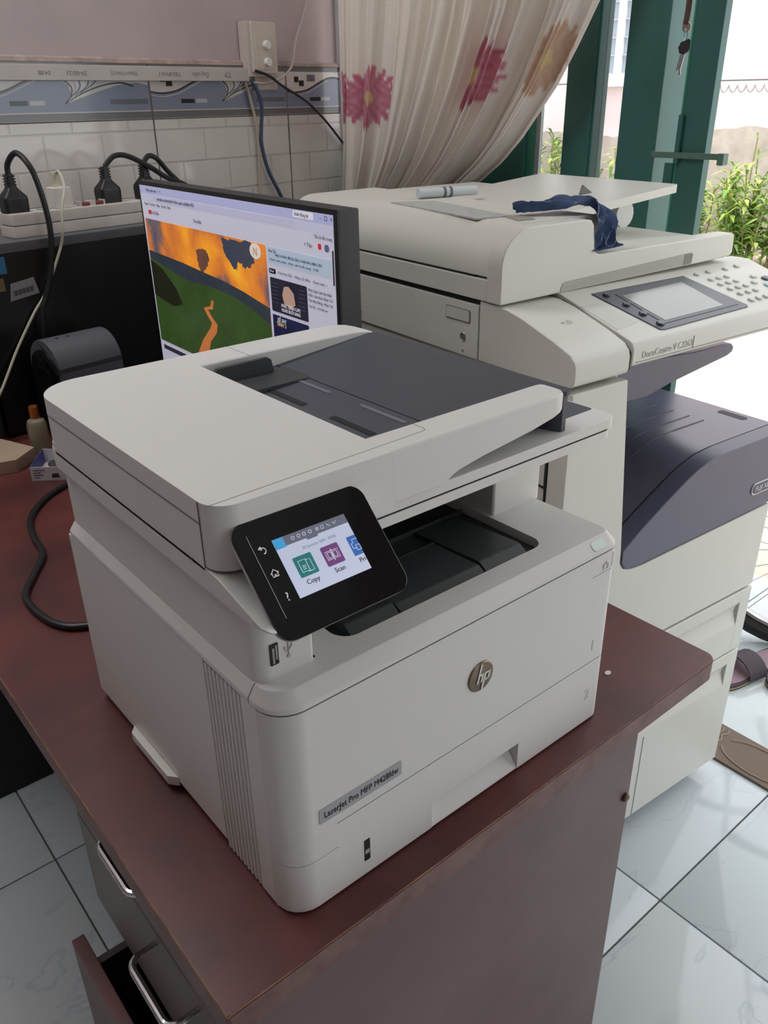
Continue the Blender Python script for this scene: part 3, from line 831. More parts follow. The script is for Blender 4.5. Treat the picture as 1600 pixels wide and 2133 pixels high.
# pill badge
b = B(); b.prism(rr(1.0740, -0.0480, 1.1600, -0.0250, 0.011, 6), 'y', 0.2960, 0.2985, 0.0008)
bd = part('badge_plate', b, mat('badge_chrome', (196, 200, 206), 0.25, 0.7), nf)
b = B(); b.prism(rr(1.0765, -0.0455, 1.1575, -0.0275, 0.009, 6), 'y', 0.2954, 0.2970)
part('badge_field', b, mat('badge_navy', (74, 76, 96), 0.4), bd)
part('badge_lettering', text_b('FUJI XEROX', 0.0130, (1.1170, 0.2952, -0.0365), (1, 0, 0), (0, 0, 1), 0.0003, width=0.067), mat('badge_pale', (214, 216, 220), 0.4), bd)
# upper exit tray hanging under the scanner
b = B()
b.prism([(0.715, 0.240), (0.735, 0.165), (0.80, 0.147), (0.845, 0.1445), (0.890, 0.1435), (0.950, 0.1560), (1.095, 0.1755), (1.107, 0.1800), (1.111, 0.1880), (1.103, 0.1960), (1.085, 0.1985), (1.0, 0.1985), (0.90, 0.205), (0.80, 0.228)], 'y', 0.400, 0.74, 0.003, 3)
part('exit_tray', b, NAVY, cx, label='navy upper exit tray')
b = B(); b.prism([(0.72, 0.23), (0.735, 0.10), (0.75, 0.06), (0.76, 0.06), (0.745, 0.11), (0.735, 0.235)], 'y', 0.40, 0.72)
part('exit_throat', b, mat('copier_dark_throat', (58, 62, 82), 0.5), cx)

# scanner section
b = B()
b.prism(rr(0.5995, 0.4860, 1.128, 1.0, (0.002, 0.002, 0.01, 0.01)), 'z', 0.2370, 0.3160, 0.002)
b.box(0.60, 0.478, 0.239, 1.12, 0.487, 0.315)
part('scanner_body', b, CW, cx)
b = B(); b.prism(rr(0.604, 0.478, 1.10, 0.99, 0.004), 'z', 0.3150, 0.3245)
part('scanner_gap', b, CG, cx)
lp = [(0.4845, 0.2370), (0.310, 0.2380), (0.299, 0.2440), (0.297, 0.2500), (0.297, 0.2670), (0.2995, 0.2750), (0.308, 0.2835), (0.340, 0.2955), (0.400, 0.3140), (0.430, 0.3205), (0.4845, 0.3235)]
b = B(); b.prism(lp, 'x', 0.5995, 0.7050, 0.0022, 3)
lc = part('left_cover', b, CW, cx)
b = B(); b.prism([(0.310, 0.2425), (0.300, 0.2465), (0.300, 0.2705), (0.312, 0.2815), (0.43, 0.319), (0.46, 0.319), (0.46, 0.2425)], 'x', 0.7045, 0.7105)
part('cover_joint', b, CG, cx)
cpf = [(0.470, 0.2500), (0.320, 0.2480), (0.303, 0.2490), (0.2965, 0.2530), (0.2965, 0.2745), (0.3000, 0.2825), (0.306, 0.2860), (0.437, 0.3262), (0.470, 0.3262)]
b = B(); b.prism(cpf, 'x', 0.7095, 1.165, 0.0020, 3)
cpn = part('control_panel', b, CW, cx)
b = B(); b.box(0.716, 0.2960, 0.2555, 1.165, 0.2970, 0.2562)
part('panel_joint', b, CG2, cpn)
part('model_lettering', text_b('DocuCentre-V C2263', 0.0135, (0.7830, 0.2962, 0.2640), (1, 0, 0), (0, 0, 1), 0.0003, width=0.108), mat('letter_grey', (178, 178, 170), 0.5), cpn)
b = B(); b.box(0.8390, 0.2958, 0.2565, 0.8396, 0.2968, 0.2735)
part('letter_bar', b, CG2, cpn)
# slope-mounted pieces: u along x, v up the slope from its foot
so, sv = (0.0, 0.2990, 0.2838), (0, 0.1310, 0.0402)
SM = basis(so, (1, 0, 0), sv)
def slope(bb): return bb.xf(SM)
b = B(); b.prism([(0.7575, 0.128), (0.780, 0.0125), (0.788, 0.0105), (0.990, 0.0165), (0.9945, 0.0210), (0.968, 0.128)], 'z', -0.003, 0.0016, 0.0008)
fr = part('display_frame', slope(b), mat('copier_display_frame', (64, 66, 80), 0.35), cpn)
b = B(); b.prism([(0.794, 0.114), (0.800, 0.0225), (0.978, 0.0265), (0.958, 0.119)], 'z', 0.0005, 0.0022)
part('display_rim', slope(b), mat('copier_display_rim', (34, 36, 46), 0.3), fr)
b = B(); b.prism([(0.801, 0.1065), (0.808, 0.0285), (0.9480, 0.0320), (0.9430, 0.1110)], 'z', 0.0010, 0.0025)
part('display_glass', slope(b), mat('copier_display', (150, 150, 146), 0.13), fr)
KEY = mat('copier_key', (196, 198, 192), 0.35)
DKEY = mat('copier_key_dark', (58, 60, 72), 0.3)
def key(u_, v_, ru, rv, m, parent, h=0.0030, name='key'):
    bb = B(); bb.lathe([(1.0, -0.001), (1.0, h * 0.6), (0.8, h), (0.0, h)], n=18)
    bb.xf(Matrix.Translation((u_, v_, 0.0)) @ Matrix.Diagonal((ru, rv, 1, 1)))
    part(name, slope(bb), m, parent)
for u_, v_ in ((0.7775, 0.1160), (0.7855, 0.0835), (0.7895, 0.0545), (0.7925, 0.0240)):
    key(u_, v_, 0.0065, 0.0060, DKEY, fr, 0.0045)
for r_ in range(4):
    for c_ in range(3):
        key(1.010 + 0.0205 * c_ + 0.0030 * r_, 0.104 - 0.0172 * r_, 0.0066, 0.0048, KEY, cpn)
for u_, v_ in ((1.019, 0.031), (1.0385, 0.031), (1.058, 0.031)):
    key(u_, v_, 0.0062, 0.0056, KEY, cpn)
for u_, v_, ru in ((1.104, 0.089, 0.008), (1.085, 0.073, 0.008), (1.0, 0.125, 0.006), (1.031, 0.126, 0.006), (1.109, 0.127, 0.007), (1.075, 0.125, 0.006)):
    key(u_, v_, ru, 0.0048, KEY, cpn)
key(1.122, 0.077, 0.009, 0.007, DKEY, cpn)
key(1.104, 0.058, 0.009, 0.008, mat('copier_key_start', (168, 196, 200), 0.3), cpn)
b = B(); b.prism([(0.715, 0.034), (0.763, 0.0405), (0.752, 0.104), (0.704 + 0.008, 0.104)], 'z', -0.001, 0.0005)
part('blank_plate', slope(b), CS, cpn)
part('shortcut_symbol', slope(text_b('⌁ ⌂', 0.012, (0.655, 0.075, 0.0005), (1, 0, 0), (0, 1, 0), 0.0002)), mat('embossed_grey', (180, 181, 174), 0.5), lc)
# left side details
b = B(); b.prism(rr(0.504, 0.2875, 0.559, 0.3060, 0.002, 3), 'x', 0.5984, 0.600)
part('latch_window', b, mat('latch_edge', (120, 120, 114), 0.6), cx)
b = B(); b.prism(rr(0.5055, 0.2888, 0.5575, 0.3048, 0.002, 3), 'x', 0.5978, 0.5995)
part('latch_cover', b, CS, cx)
b = B(); b.lathe([(0.0068, 0.0), (0.0060, 0.0012), (0.0050, 0.0004), (0.0, 0.0004)], n=18, M=basis((0.5995, 0.5193, 0.2650), (0, -1, 0), (0, 0, 1)))
part('screw_cap', b, mat('screw_metal', (150, 150, 146), 0.35, 0.6), cx)
for y, z in ((0.519, 0.2440), (0.79, 0.2530)):
    b = B(); b.lathe([(0.0022, 0.0), (0.0022, 0.0004), (0.0, 0.0004)], n=10, M=basis((0.5995, y, z), (0, -1, 0), (0, 0, 1)))
    part('pin_hole', b, CG2, cx)
b = B(); b.box(0.5992, 0.4842, 0.238, 0.602, 0.4858, 0.3155)
part('side_joint', b, CG2, cx)

# document feeder
b = B(); b.prism(rr(0.5975, 0.4700, 1.118, 1.03, (0.0, 0.0, 0.01, 0.01)), 'z', 0.3245, 0.3540, 0.0015)
part('platen_cover', b, CW, cx)
arc = [(0.6, 0.3575)] + [(0.6 + 0.06 - 0.06 * math.cos(a), 0.365 + 0.058 * math.sin(a)) for a in [i * math.pi / 16 for i in range(9)]]
b = B(); b.prism(arc + [(0.800, 0.4245), (0.835, 0.417), (0.835, 0.3575)], 'y', 0.4705, 1.035, 0.0008)
part('feeder_cover', b, CW, cx, smooth=20)
b = B(); b.prism([(0.6012, 0.352), (0.6012, 0.3590), (0.84, 0.359), (0.84, 0.352)], 'y', 0.500, 1.02)
part('feeder_gap', b, CG, cx)
# front cap of the feeder runs on to the right as a low rail
capo = [(0.5965, 0.3240)] + [(0.5965 + 0.052 - 0.052 * math.cos(a), 0.373 + 0.050 * math.sin(a)) for a in [i * math.pi / 20 for i in range(11)]] + [(0.755, 0.4230), (0.767, 0.4215), (0.7725, 0.4140), (0.7765, 0.3850), (0.7800, 0.3770), (0.7880, 0.3725), (0.80, 0.3722), (1.112, 0.3722), (1.119, 0.3690), (1.1205, 0.3400), (1.114, 0.3350), (1.05, 0.3330)]
hole_ = [(0.712, 0.3275), (0.716, 0.3385), (0.722, 0.3405), (1.007, 0.3515), (1.0125, 0.3490), (1.0105, 0.3345)]
b = B(); b.prism(capo, 'y', 0.440, 0.4700, 0.003, 3)
fc = part('feeder_front', b, CW, cx)
b = B(); b.prism([(0.712, 0.3285), (0.716, 0.3390), (0.722, 0.3410), (1.007, 0.3520), (1.0125, 0.3495), (1.0105, 0.3345)], 'y', 0.4392, 0.4410)
part('lift_grip', b, mat('copier_grip_recess', (168, 167, 156), 0.55), fc)
b = B(); b.prism([(0.99, 0.3340), (0.9905, 0.3505), (1.0062, 0.3510), (1.0112, 0.3490), (1.0092, 0.3350)], 'y', 0.4388, 0.4400)
part('grip_end', b, mat('copier_grip_dark', (128, 124, 112), 0.6), fc)
b = B(); b.prism([(0.790, 0.354), (0.790, 0.366), (1.0, 0.364), (1.116, 0.360), (1.116, 0.354)], 'y', 0.470, 1.028)
part('receiving_bed', b, CW, cx)
b = B(); b.prism([(0.79, 0.36), (0.79, 0.420), (1.05, 0.420), (1.070, 0.412), (1.078, 0.395), (1.088, 0.378), (1.108, 0.364), (1.108, 0.36)], 'y', 0.90, 1.028, 0.002)
part('feeder_back', b, CW, cx)
# sloping document tray
b = B()
z = lambda x: 0.412 + (x - 0.80) * 0.090
t0 = [(x, y, z(x)) for x, y in rr(0.80, 0.560, 1.115, 0.895, (0.0, 0.008, 0.012, 0.0))]
t1 = [(x, y, q - 0.013) for x, y, q in t0]
b.loft([t1, t0])
dtr = part('document_tray', b, CW, cx)
WED = mat('wedge_grey', (112, 112, 108), 0.6)
for x, y in ((0.818, 0.600), (0.962, 0.645)):
    b = B(); b.prism([(x, z(x) - 0.001), (x + 0.030, z(x) + 0.002), (x + 0.006, z(x) + 0.016)], 'y', y, y + 0.004)
    part('paper_guide', b, WED, dtr)
b = B(); b.tube([(1.03, 0.60, 0.394), (1.03, 0.70, 0.394)], 0.022, 16)
part('roller', b, mat('roller_white', (214, 214, 212), 0.5), dtr)
b = B(); b.prism([(0.640, 0.545), (0.700, 0.535), (0.738, 0.77), (0.672, 0.80)], 'z', 0.4225, 0.4249)
part('instruction_sticker', b, mat('sticker_grey', (190, 190, 186), 0.5, c2=(160, 161, 160), vscale=90), cx)
b = B(); b.prism([(0.672, 0.492), (0.688, 0.535), (0.715, 0.530), (0.700, 0.487)], 'z', 0.4225, 0.4250)
part('label_plate', b, mat('label_plate_grey', (160, 158, 148), 0.5), cx)
# ---------------------------------------------------------------- things along the back wall
BLKP = mat('black_rubber', (24, 24, 26), 0.45)
# plastic cable duct
b = B(); b.box(-0.3, 1.372, 0.6230, 1.182, 1.389, 0.6515, 0.0015)
dct = solo('cable_duct', b, mat('duct_grey_white', (196, 188, 182), 0.5, var=0.05, vscale=10), 'long grey-white plastic cable duct fixed along the top of the wall tiles', 'cable duct', (0.5, 1.389, 0.6235), WALLF)
DI = mat('duct_ink', (128, 122, 120), 0.7)
for s, x, w_ in (('TP', 1.118, 0.020), ('Ống luồn', 1.040, 0.045), ('TIENPHAT', 0.955, 0.060), ('25mm×17mm (1)', 0.840, 0.065), ('29-05/23', 0.730, 0.045), ('04:08', 0.660, 0.026)):
    tb = text_b(s, 0.011 if s != 'TP' else 0.016, (x, 1.3718, 0.637), (-1, 0, 0), (0, 0, -1), 0.0002, width=w_)
    part('duct_print', tb, DI, dct)
# switch plate
b = B(); b.box(1.180, 1.366, 0.632, 1.264, 1.3985, 0.748, 0.002); b.box(1.205, 1.378, 0.604, 1.277, 1.3985, 0.640, 0.002)
swp = thing('wall_switch', 'cream double dimmer switch on the pink-grey wall above the cable duct', 'switch', (1.225, 1.3985, 0.62), WALLF)
part('back_box', b, mat('switch_box_cream', (198, 186, 176), 0.5), swp)
b = B(); b.prism(rr(1.188, 0.640, 1.262, 0.746, 0.004, 3), 'y', 1.357, 1.3662, 0.002)
part('plate', b, mat('switch_cream', (206, 195, 184), 0.45), swp)
b = B(); b.prism(rr(1.196, 0.648, 1.255, 0.722, 0.003, 3), 'y', 1.3555, 1.358, 0.0008)
part('inner_plate', b, mat('switch_cream2', (202, 192, 180), 0.45), swp)
for z in (0.699, 0.663):
    b = B(); b.lathe([(0.0095, 0.0), (0.0095, 0.008), (0.0085, 0.0105), (0.0, 0.0105)], n=20, M=basis((1.2265, 1.3560, z), (1, 0, 0), (0, 0, 1)))
    kn = part('dimmer_knob', b, mat('knob_white', (232, 228, 220), 0.35), swp)
def cable(name, pts, r, m, label, frame=WALLF, n=8, ns=8):
    b = B(); b.tube(catmull(pts, ns), r, n)
    o = pts[0]
    return solo(name, b, m, label, 'cable', o, frame)
cable('cable', [(1.186, 1.360, 0.620), (1.215, 1.352, 0.618), (1.265, 1.350, 0.630), (1.315, 1.362, 0.66), (1.350, 1.378, 0.72), (1.398, 1.385, 0.80), (1.44, 1.388, 0.95), (1.46, 1.388, 1.5), (1.46, 1.388, 1.96)], 0.0028, mat('cable_greige', (176, 164, 154), 0.5), 'thin grey-beige cable looping from the switch up the pink wall')
cable('cable', [(1.188, 1.372, 0.628), (1.197, 1.365, 0.605), (1.209, 1.366, 0.568), (1.2075, 1.372, 0.52), (1.207, 1.374, 0.48), (1.222, 1.372, 0.42), (1.256, 1.368, 0.355), (1.29, 1.366, 0.27), (1.30, 1.366, 0.1), (1.30, 1.37, -H + 0.004)], 0.0046, mat('cable_blue', (58, 74, 100), 0.45), 'dusky blue network cable hanging down the wall tiles from the duct end')
cable('cable', [(1.174, 1.381, 0.6215), (1.184, 1.380, 0.595), (1.198, 1.378, 0.53), (1.2015, 1.380, 0.47), (1.200, 1.382, 0.40), (1.199, 1.382, 0.25), (1.199, 1.383, -H + 0.004)], 0.0030, mat('cable_tan', (190, 172, 150), 0.5), 'thin tan cable hanging straight down the wall tiles from the duct end')
cable('cable', [(1.186, 1.354, 0.645), (1.218, 1.342, 0.634), (1.27, 1.352, 0.612), (1.362, 1.372, 0.580), (1.42, 1.378, 0.545), (1.462, 1.380, 0.512), (1.51, 1.376, 0.465), (1.545, 1.370, 0.435)], 0.0032, BLKP, 'black cable slanting from the switch across the tiles to the curtain')

# computer tower on its side wall, and the long socket strip on it
tw = thing('computer_tower', 'black computer tower standing on the desk against the tiled wall', 'computer', (0.60, 1.28, 0.0), WALLF)
b = B(); b.box(0.36, 1.195, 0.006, 0.86, 1.385, 0.352, 0.003)
part('tower_case', b, mat('tower_black', (17, 18, 21), 0.35), tw)
b = B(); b.box(0.355, 1.192, 0.340, 0.865, 1.386, 0.358, 0.002)
part('tower_top', b, mat('tower_grey_top', (86, 88, 92), 0.4), tw)
for x in (0.40, 0.80):
    for y in (1.22, 1.36):
        b = B(); b.lathe([(0.012, 0.0), (0.014, 0.0065), (0.0, 0.0065)], (x, y, 0.0), 12)
        part('foot', b, BLKP, tw)
b = B(); b.prism([(0.418, 0.255), (0.476, 0.262), (0.470, 0.292), (0.424, 0.286)], 'y', 1.1942, 1.1952)
st = part('barcode_label', b, mat('label_paper', (150, 150, 154), 0.6), tw)
b = B()
for k in range(16):
    x = 0.426 + k * 0.0026
    b.box(x, 1.1937, 0.2635 + (x - 0.426) * 0.12, x + (0.0016 if k % 3 else 0.0007), 1.1944, 0.2725 + (x - 0.426) * 0.12)
part('barcode', b, mat('label_ink', (50, 50, 54), 0.6), st, kind='stuff')
b = B(); b.box(0.395, 1.1942, 0.305, 0.4225, 1.1952, 0.335)
part('blue_label', b, mat('label_blue', (44, 118, 160), 0.5), tw)
b = B(); b.box(0.392, 1.1942, 0.275, 0.413, 1.1952, 0.298)
part('gold_label', b, mat('label_gold', (120, 104, 74), 0.5), tw)

sp = thing('socket_strip', 'long white multi-socket strip lying on top of the black computer tower', 'power strip', (0.66, 1.25, 0.358), WALLF)
SW = mat('strip_white', (216, 208, 200), 0.45, var=0.06, vscale=25)
b = B(); b.box(0.464, 1.222, 0.358, 0.86, 1.275, 0.3795, 0.003)
part('strip_base', b, SW, sp)
b = B(); b.box(0.464, 1.222, 0.380, 0.86, 1.275, 0.4015, 0.003)
part('strip_cover', b, SW, sp)
for x in (0.612, 0.642):
    b = B(); b.box(x, 1.228, 0.4010, x + 0.017, 1.244, 0.4085, 0.001)
    part('rocker_switch', b, mat('rocker_red', (120, 52, 44), 0.4), sp)
    b = B(); b.box(x - 0.0035, 1.226, 0.4005, x - 0.0005, 1.246, 0.4105, 0.0008); b.box(x + 0.0175, 1.226, 0.4005, x + 0.0205, 1.246, 0.4105, 0.0008)
    part('rocker_frame', b, SW, sp)
b = B(); b.prism(rr(0.532, 1.236, 0.556, 1.262, 0.004), 'z', 0.4012, 0.4022)
part('lamp_window', b, mat('lamp_teal', (120, 150, 150), 0.3), sp)
def plug(x, label, pts, h0=0.4022):
    p = thing('power_plug', label, 'plug', (x, 1.248, h0), WALLF, 'black plugs in the white socket strip')
    bb = B()
    secs = []
    for hh, wx, wy in ((0.0, 0.0225, 0.017), (0.022, 0.0235, 0.017), (0.027, 0.0225, 0.016), (0.040, 0.0105, 0.0100), (0.046, 0.0080, 0.0080), (0.066, 0.0065, 0.0065)):
        secs.append([(x + u, 1.248 + v, h0 + hh) for u, v in rr(-wx, -wy, wx, wy, min(wx, wy) * 0.45, 3)])
    bb.loft(secs)
    part('plug_body', bb, BLKP, p, smooth=45)
    bb = B()
    for k in range(4):
        bb.box(x - 0.0085, 1.2395, h0 + 0.046 + k * 0.005, x + 0.0085, 1.2565, h0 + 0.0485 + k * 0.005, 0.0006)
    part('strain_relief', bb, BLKP, p, kind='stuff')
    bb = B(); bb.tube(catmull([(x, 1.248, h0 + 0.060)] + pts, 8), 0.0052, 10)
    part('cord', bb, BLKP, p)
plug(0.487, 'black plug at the free end of the white strip, its cord hanging over the tower', [(0.489, 1.246, 0.485), (0.499, 1.225, 0.503), (0.505, 1.195, 0.480), (0.510, 1.184, 0.44), (0.511, 1.176, 0.39), (0.507, 1.174, 0.35), (0.496, 1.175, 0.30), (0.476, 1.175, 0.255), (0.462, 1.175, 0.22), (0.455, 1.180, 0.10), (0.450, 1.180, 0.006)])
plug(0.684, 'black plug beside the red rocker switches, its cord arching towards the monitor', [(0.692, 1.248, 0.474), (0.712, 1.246, 0.487), (0.740, 1.242, 0.484), (0.782, 1.235, 0.462), (0.815, 1.228, 0.44), (0.85, 1.205, 0.42), (0.878, 1.190, 0.38), (0.885, 1.172, 0.30), (0.885, 1.16, 0.10), (0.885, 1.16, 0.006)])
plug(0.775, 'black plug half hidden behind the monitor corner', [(0.778, 1.250, 0.470), (0.793, 1.252, 0.482), (0.812, 1.252, 0.476), (0.836, 1.252, 0.450), (0.864, 1.25, 0.42), (0.884, 1.245, 0.37), (0.900, 1.24, 0.2), (0.905, 1.235, 0.006)])
ch = thing('phone_charger', 'small white charger block in the socket strip with a thin pale cable', 'charger', (0.578, 1.246, 0.4015), WALLF)
b = B(); b.box(0.560, 1.229, 0.4015, 0.596, 1.262, 0.4390, 0.003)
part('charger_block', b, mat('charger_white', (222, 218, 210), 0.35), ch)
b = B(); b.box(0.567, 1.240, 0.4385, 0.581, 1.250, 0.4660, 0.001)
part('charger_plug', b, mat('charger_plug_cream', (205, 200, 178), 0.4), ch)
b = B(); b.tube(catmull([(0.574, 1.245, 0.462), (0.580, 1.236, 0.466), (0.572, 1.210, 0.44), (0.548, 1.190, 0.405), (0.537, 1.180, 0.369), (0.527, 1.184, 0.335), (0.484, 1.187, 0.262), (0.4525, 1.187, 0.227), (0.406, 1.186, 0.168), (0.3546, 1.172, 0.105), (0.30, 1.165, 0.045), (0.26, 1.150, 0.004)], 8), 0.0026, 8)
part('charger_cable', b, mat('cable_cream', (196, 194, 172), 0.5), ch)
# dark cabinet edge at the far left of the desk
b = B(); b.box(0.20, 1.175, 0.0, 0.345, 1.37, 0.17, 0.004)
solo('dark_case', b, mat('case_slate', (44, 48, 58), 0.45), 'low dark slate case beside the black computer tower', 'case', (0.28, 1.27, 0.0), WALLF)
# small rounded speaker
spk = thing('desk_speaker', 'dark grey rounded desk speaker in front of the black computer tower', 'speaker', (0.49, 1.09, 0.0), WALLF)
GSP = mat('speaker_grey', (88, 90, 98), 0.5, bump=0.2, bscale=1500)
pf = [(1.06, 0.0), (1.06, 0.15)] + [(1.115 - 0.055 * math.cos(a), 0.140 + 0.055 * math.sin(a)) for a in [i * math.pi / 12 for i in range(13)]] + [(1.17, 0.0)]
b = B(); b.prism(pf, 'x', 0.420, 0.548, 0.006, 3)
part('speaker_shell', b, GSP, spk)
b = B(); b.prism([(y * 0.86 + 0.156, z_ * 0.86 + 0.01) for y, z_ in pf], 'x', 0.416, 0.4215, 0.002)
fcs = part('speaker_front', b, mat('speaker_black', (16, 16, 20), 0.3), spk)
b = B(); b.lathe([(0.032, 0.0), (0.034, 0.003), (0.030, 0.004), (0.012, -0.002), (0.0, 0.002)], n=24, M=basis((0.4155, 1.115, 0.115), (0, -1, 0), (0, 0, 1)))
part('speaker_cone', b, mat('cone_black', (20, 20, 24), 0.25), fcs)
for x in (0.448, 0.470):
    b = B(); b.lathe([(0.003, -0.001), (0.003, 0.0008), (0.0, 0.0008)], (x, 1.106, 0.1945), 10)
    part('speaker_stud', b, mat('copper', (176, 110, 70), 0.3, 0.9), spk)
# bottle
bt_ = thing('glass_bottle', 'small glass bottle of amber liquid with a copper-orange cap', 'bottle', (0.202, 1.135, 0.0), DESK)
b = B(); b.lathe([(0.0175, 0.0), (0.0180, 0.003), (0.0180, 0.052), (0.0155, 0.060), (0.0080, 0.065), (0.0075, 0.071)], (0.202, 1.135, 0.0), 24)
part('bottle_glass', b, mat('bottle_glass', (190, 186, 160), 0.05, alpha=0.45), bt_)
b = B(); b.lathe([(0.0160, 0.0025), (0.0165, 0.004), (0.0165, 0.044), (0.0, 0.044)], (0.202, 1.135, 0.0), 24)
part('bottle_liquid', b, mat('bottle_liquid', (112, 92, 52), 0.2), bt_)
b = B(); b.lathe([(0.0085, 0.066), (0.0088, 0.068), (0.0088, 0.086), (0.0075, 0.088), (0.0, 0.088)], (0.202, 1.135, 0.0), 20)
part('bottle_cap', b, mat('cap_copper', (190, 112, 62), 0.25, 0.7), bt_)
# cardboard
b = B(); b.prism([(0.020, 1.090), (0.135, 1.060), (0.180, 1.100), (0.145, 1.190), (0.010, 1.205)], 'z', 0.0, 0.024, 0.0015)
cb = solo('cardboard_packet', b, mat('cardboard', (176, 156, 132), 0.8, var=0.06, vscale=20), 'flat brown cardboard packet lying on the desk beside the glass bottle', 'packet', (0.10, 1.15, 0.0), DESK)
b = B(); b.prism([(0.052, 1.148), (0.080, 1.150), (0.108, 1.168), (0.106, 1.176), (0.078, 1.160), (0.050, 1.160)], 'z', 0.024, 0.031, 0.001)
solo('dark_clip', b, mat('clip_brown', (58, 46, 40), 0.5), 'small dark clip lying on the brown cardboard packet', 'clip', (0.08, 1.16, 0.024), DESK)
# small open carton
ct = thing('small_carton', 'small open white carton with blue print standing on the desk', 'carton', (0.165, 1.03, 0.0), DESK)
CWt = mat('carton_white', (206, 202, 204), 0.6)
A_, B_, C_, D_ = (0.139, 1.003), (0.187, 0.968), (0.222, 1.040), (0.186, 1.075)
def wallq(p, q, h, name, m):
    p, q = Vector((*p, 0)), Vector((*q, 0)); d = (q - p).normalized(); n_ = Vector((-d.y, d.x, 0)) * 0.0012
    bb = B(); bb.loft([[p, q, q + n_, p + n_], [v + Vector((0, 0, h)) for v in (p, q, q + n_, p + n_)]])
    return part(name, bb, m, ct)
wf = wallq(A_, B_, 0.026, 'front_wall', CWt); wallq(B_, C_, 0.026, 'side_wall', CWt); wallq(C_, D_, 0.026, 'back_wall', CWt); wallq(D_, A_, 0.026, 'side_wall', mat('carton_blue', (62, 68, 138), 0.6))
b = B(); b.prism([A_, B_, C_, D_], 'z', 0.0, 0.0012); part('carton_floor', b, CWt, ct)
u_ = (Vector((*B_, 0)) - Vector((*A_, 0))).normalized()
for k, (w_, s) in enumerate(((0.020, 0.0), (0.012, 1), (0.016, 2), (0.010, 3))):
    b = B(); o_ = Vector((*A_, 0)) + u_ * 0.005 + Vector((0, 0, 0.019 - 0.0045 * k)) + Vector((u_.y, -u_.x, 0)) * 0.0003
    q = [o_, o_ + u_ * w_, o_ + u_ * w_ + Vector((0, 0, 0.0018)), o_ + Vector((0, 0, 0.0018))]
    b.quad(*q); part('carton_print', b, mat('carton_ink', (92, 90, 128), 0.6), wf)
b = B(); o_ = Vector((*A_, 0)) + u_ * 0.034 + Vector((u_.y, -u_.x, 0)) * 0.0003
b.quad(o_ + Vector((0, 0, 0.006)), o_ + u_ * 0.014 + Vector((0, 0, 0.006)), o_ + u_ * 0.012 + Vector((0, 0, 0.014)), o_ + u_ * 0.002 + Vector((0, 0, 0.013)))
part('carton_picture', b, mat('carton_dark', (50, 48, 56), 0.6), wf)
b = B(); b.lathe([(0.0, 0.004), (0.008, 0.006), (0.010, 0.012), (0.006, 0.017), (0.0, 0.018)], (0.186, 1.025, 0.0012), 12)
solo('small_plug', b, mat('plug_dark_green', (64, 66, 62), 0.5), 'small dark rubber plug lying inside the open white carton', 'plug', (0.186, 1.025, 0.0052), DESK)
# printer's power cord on the desk
cz = 0.0050
def dp(u, v): return (u, v)
b = B(); b.tube(catmull([(0.200, 0.380, 0.045), (0.200, 0.405, 0.030), (0.180, 0.44, 0.008), (0.110, 0.480, cz), (0.036, 0.507, cz), (0.010, 0.535, cz), (0.0005, 0.585, cz), (0.004, 0.630, cz), (0.030, 0.675, cz), (0.060, 0.725, cz), (0.068, 0.785, cz), (0.085, 0.850, cz), (0.125, 0.905, cz), (0.166, 0.935, cz), (0.215, 0.955, cz), (0.30, 0.97, cz), (0.40, 1.02, cz), (0.50, 1.10, cz), (0.55, 1.20, cz)], 8), 0.0048, 10)
solo('mains_cable', b, BLKP, 'black mains cable curling over the brown desk from behind the white printer', 'cable', (0.1, 0.6, 0.0), DESK)

# ---------------------------------------------------------------- monitor
mu = Vector((-0.0356, -0.99937, 0)); mL = Vector((0.4510, 1.1020, 0.456))
mn = Vector((-mu.y, mu.x, 0)) * 1.0          # points away from the screen side
mon = thing('computer_monitor', 'flat black computer monitor showing a web browser with a video, behind the white printer', 'monitor', tuple(mL + mu * 0.305 + mn * 0.08 - Vector((0, 0, 0.456))), DESK)
MM = Matrix(((mu.x, 0, -mn.x, mL.x), (mu.y, 0, -mn.y, mL.y), (0, 1, 0, mL.z), (0, 0, 0, 1)))
def sm(bb): return bb.xf(MM)
b = B(); b.box(-0.002, -0.366, -0.034, 0.618, 0.002, -0.0015, 0.0025)
part('monitor_case', sm(b), mat('monitor_dark_grey', (44, 45, 49), 0.45), mon)
b = B(); b.prism([(-0.002, -0.366), (0.618, -0.366), (0.618, 0.002), (-0.002, 0.002)], 'z', -0.0016, 0.0, 0.0006)
part('bezel', sm(b), mat('monitor_bezel', (20, 20, 22), 0.4), mon)
def scr_m(name, c, e=0.55, **k): return mat('scr_' + name, c, 0.3, emit=e, **k)
b = B(); b.box(0.006, -0.350, -0.0006, 0.609, -0.005, 0.0006)
ms = part('screen', sm(b), scr_m('page', (206, 206, 224), 0.42), mon, label='lit screen')
def rectp(name, x0, y0, x1, y1, m, z=0.0009, r=0.0):
    bb = B(); bb.prism(rr(x0, y1, x1, y0, r, 3), 'z', 0.0004, z)
    return part(name, sm(bb), m, ms)
rectp('tab_bar', 0.0062, -0.0052, 0.6088, -0.0175, scr_m('tabs', (178, 182, 222), 0.42))
rectp('address_bar', 0.0062, -0.0175, 0.6088, -0.0300, scr_m('addr', (198, 199, 222), 0.42))
rectp('address_field', 0.055, -0.0190, 0.520, -0.0285, scr_m('field', (190, 192, 218), 0.42), 0.0011, 0.004)
INKS = scr_m('ink', (74, 74, 92), 0.12)
def stext(s, size, x, y, m=INKS, align='LEFT', width=None):
    part('screen_text', sm(text_b(s, size, (x, y, 0.0016), (1, 0, 0), (0, 1, 0), 0.0001, align, width=width)), m, ms)
stext('youtube.com/watch?v=nhac-quan-cafe&list=RD', 0.0075, 0.075, -0.0237)
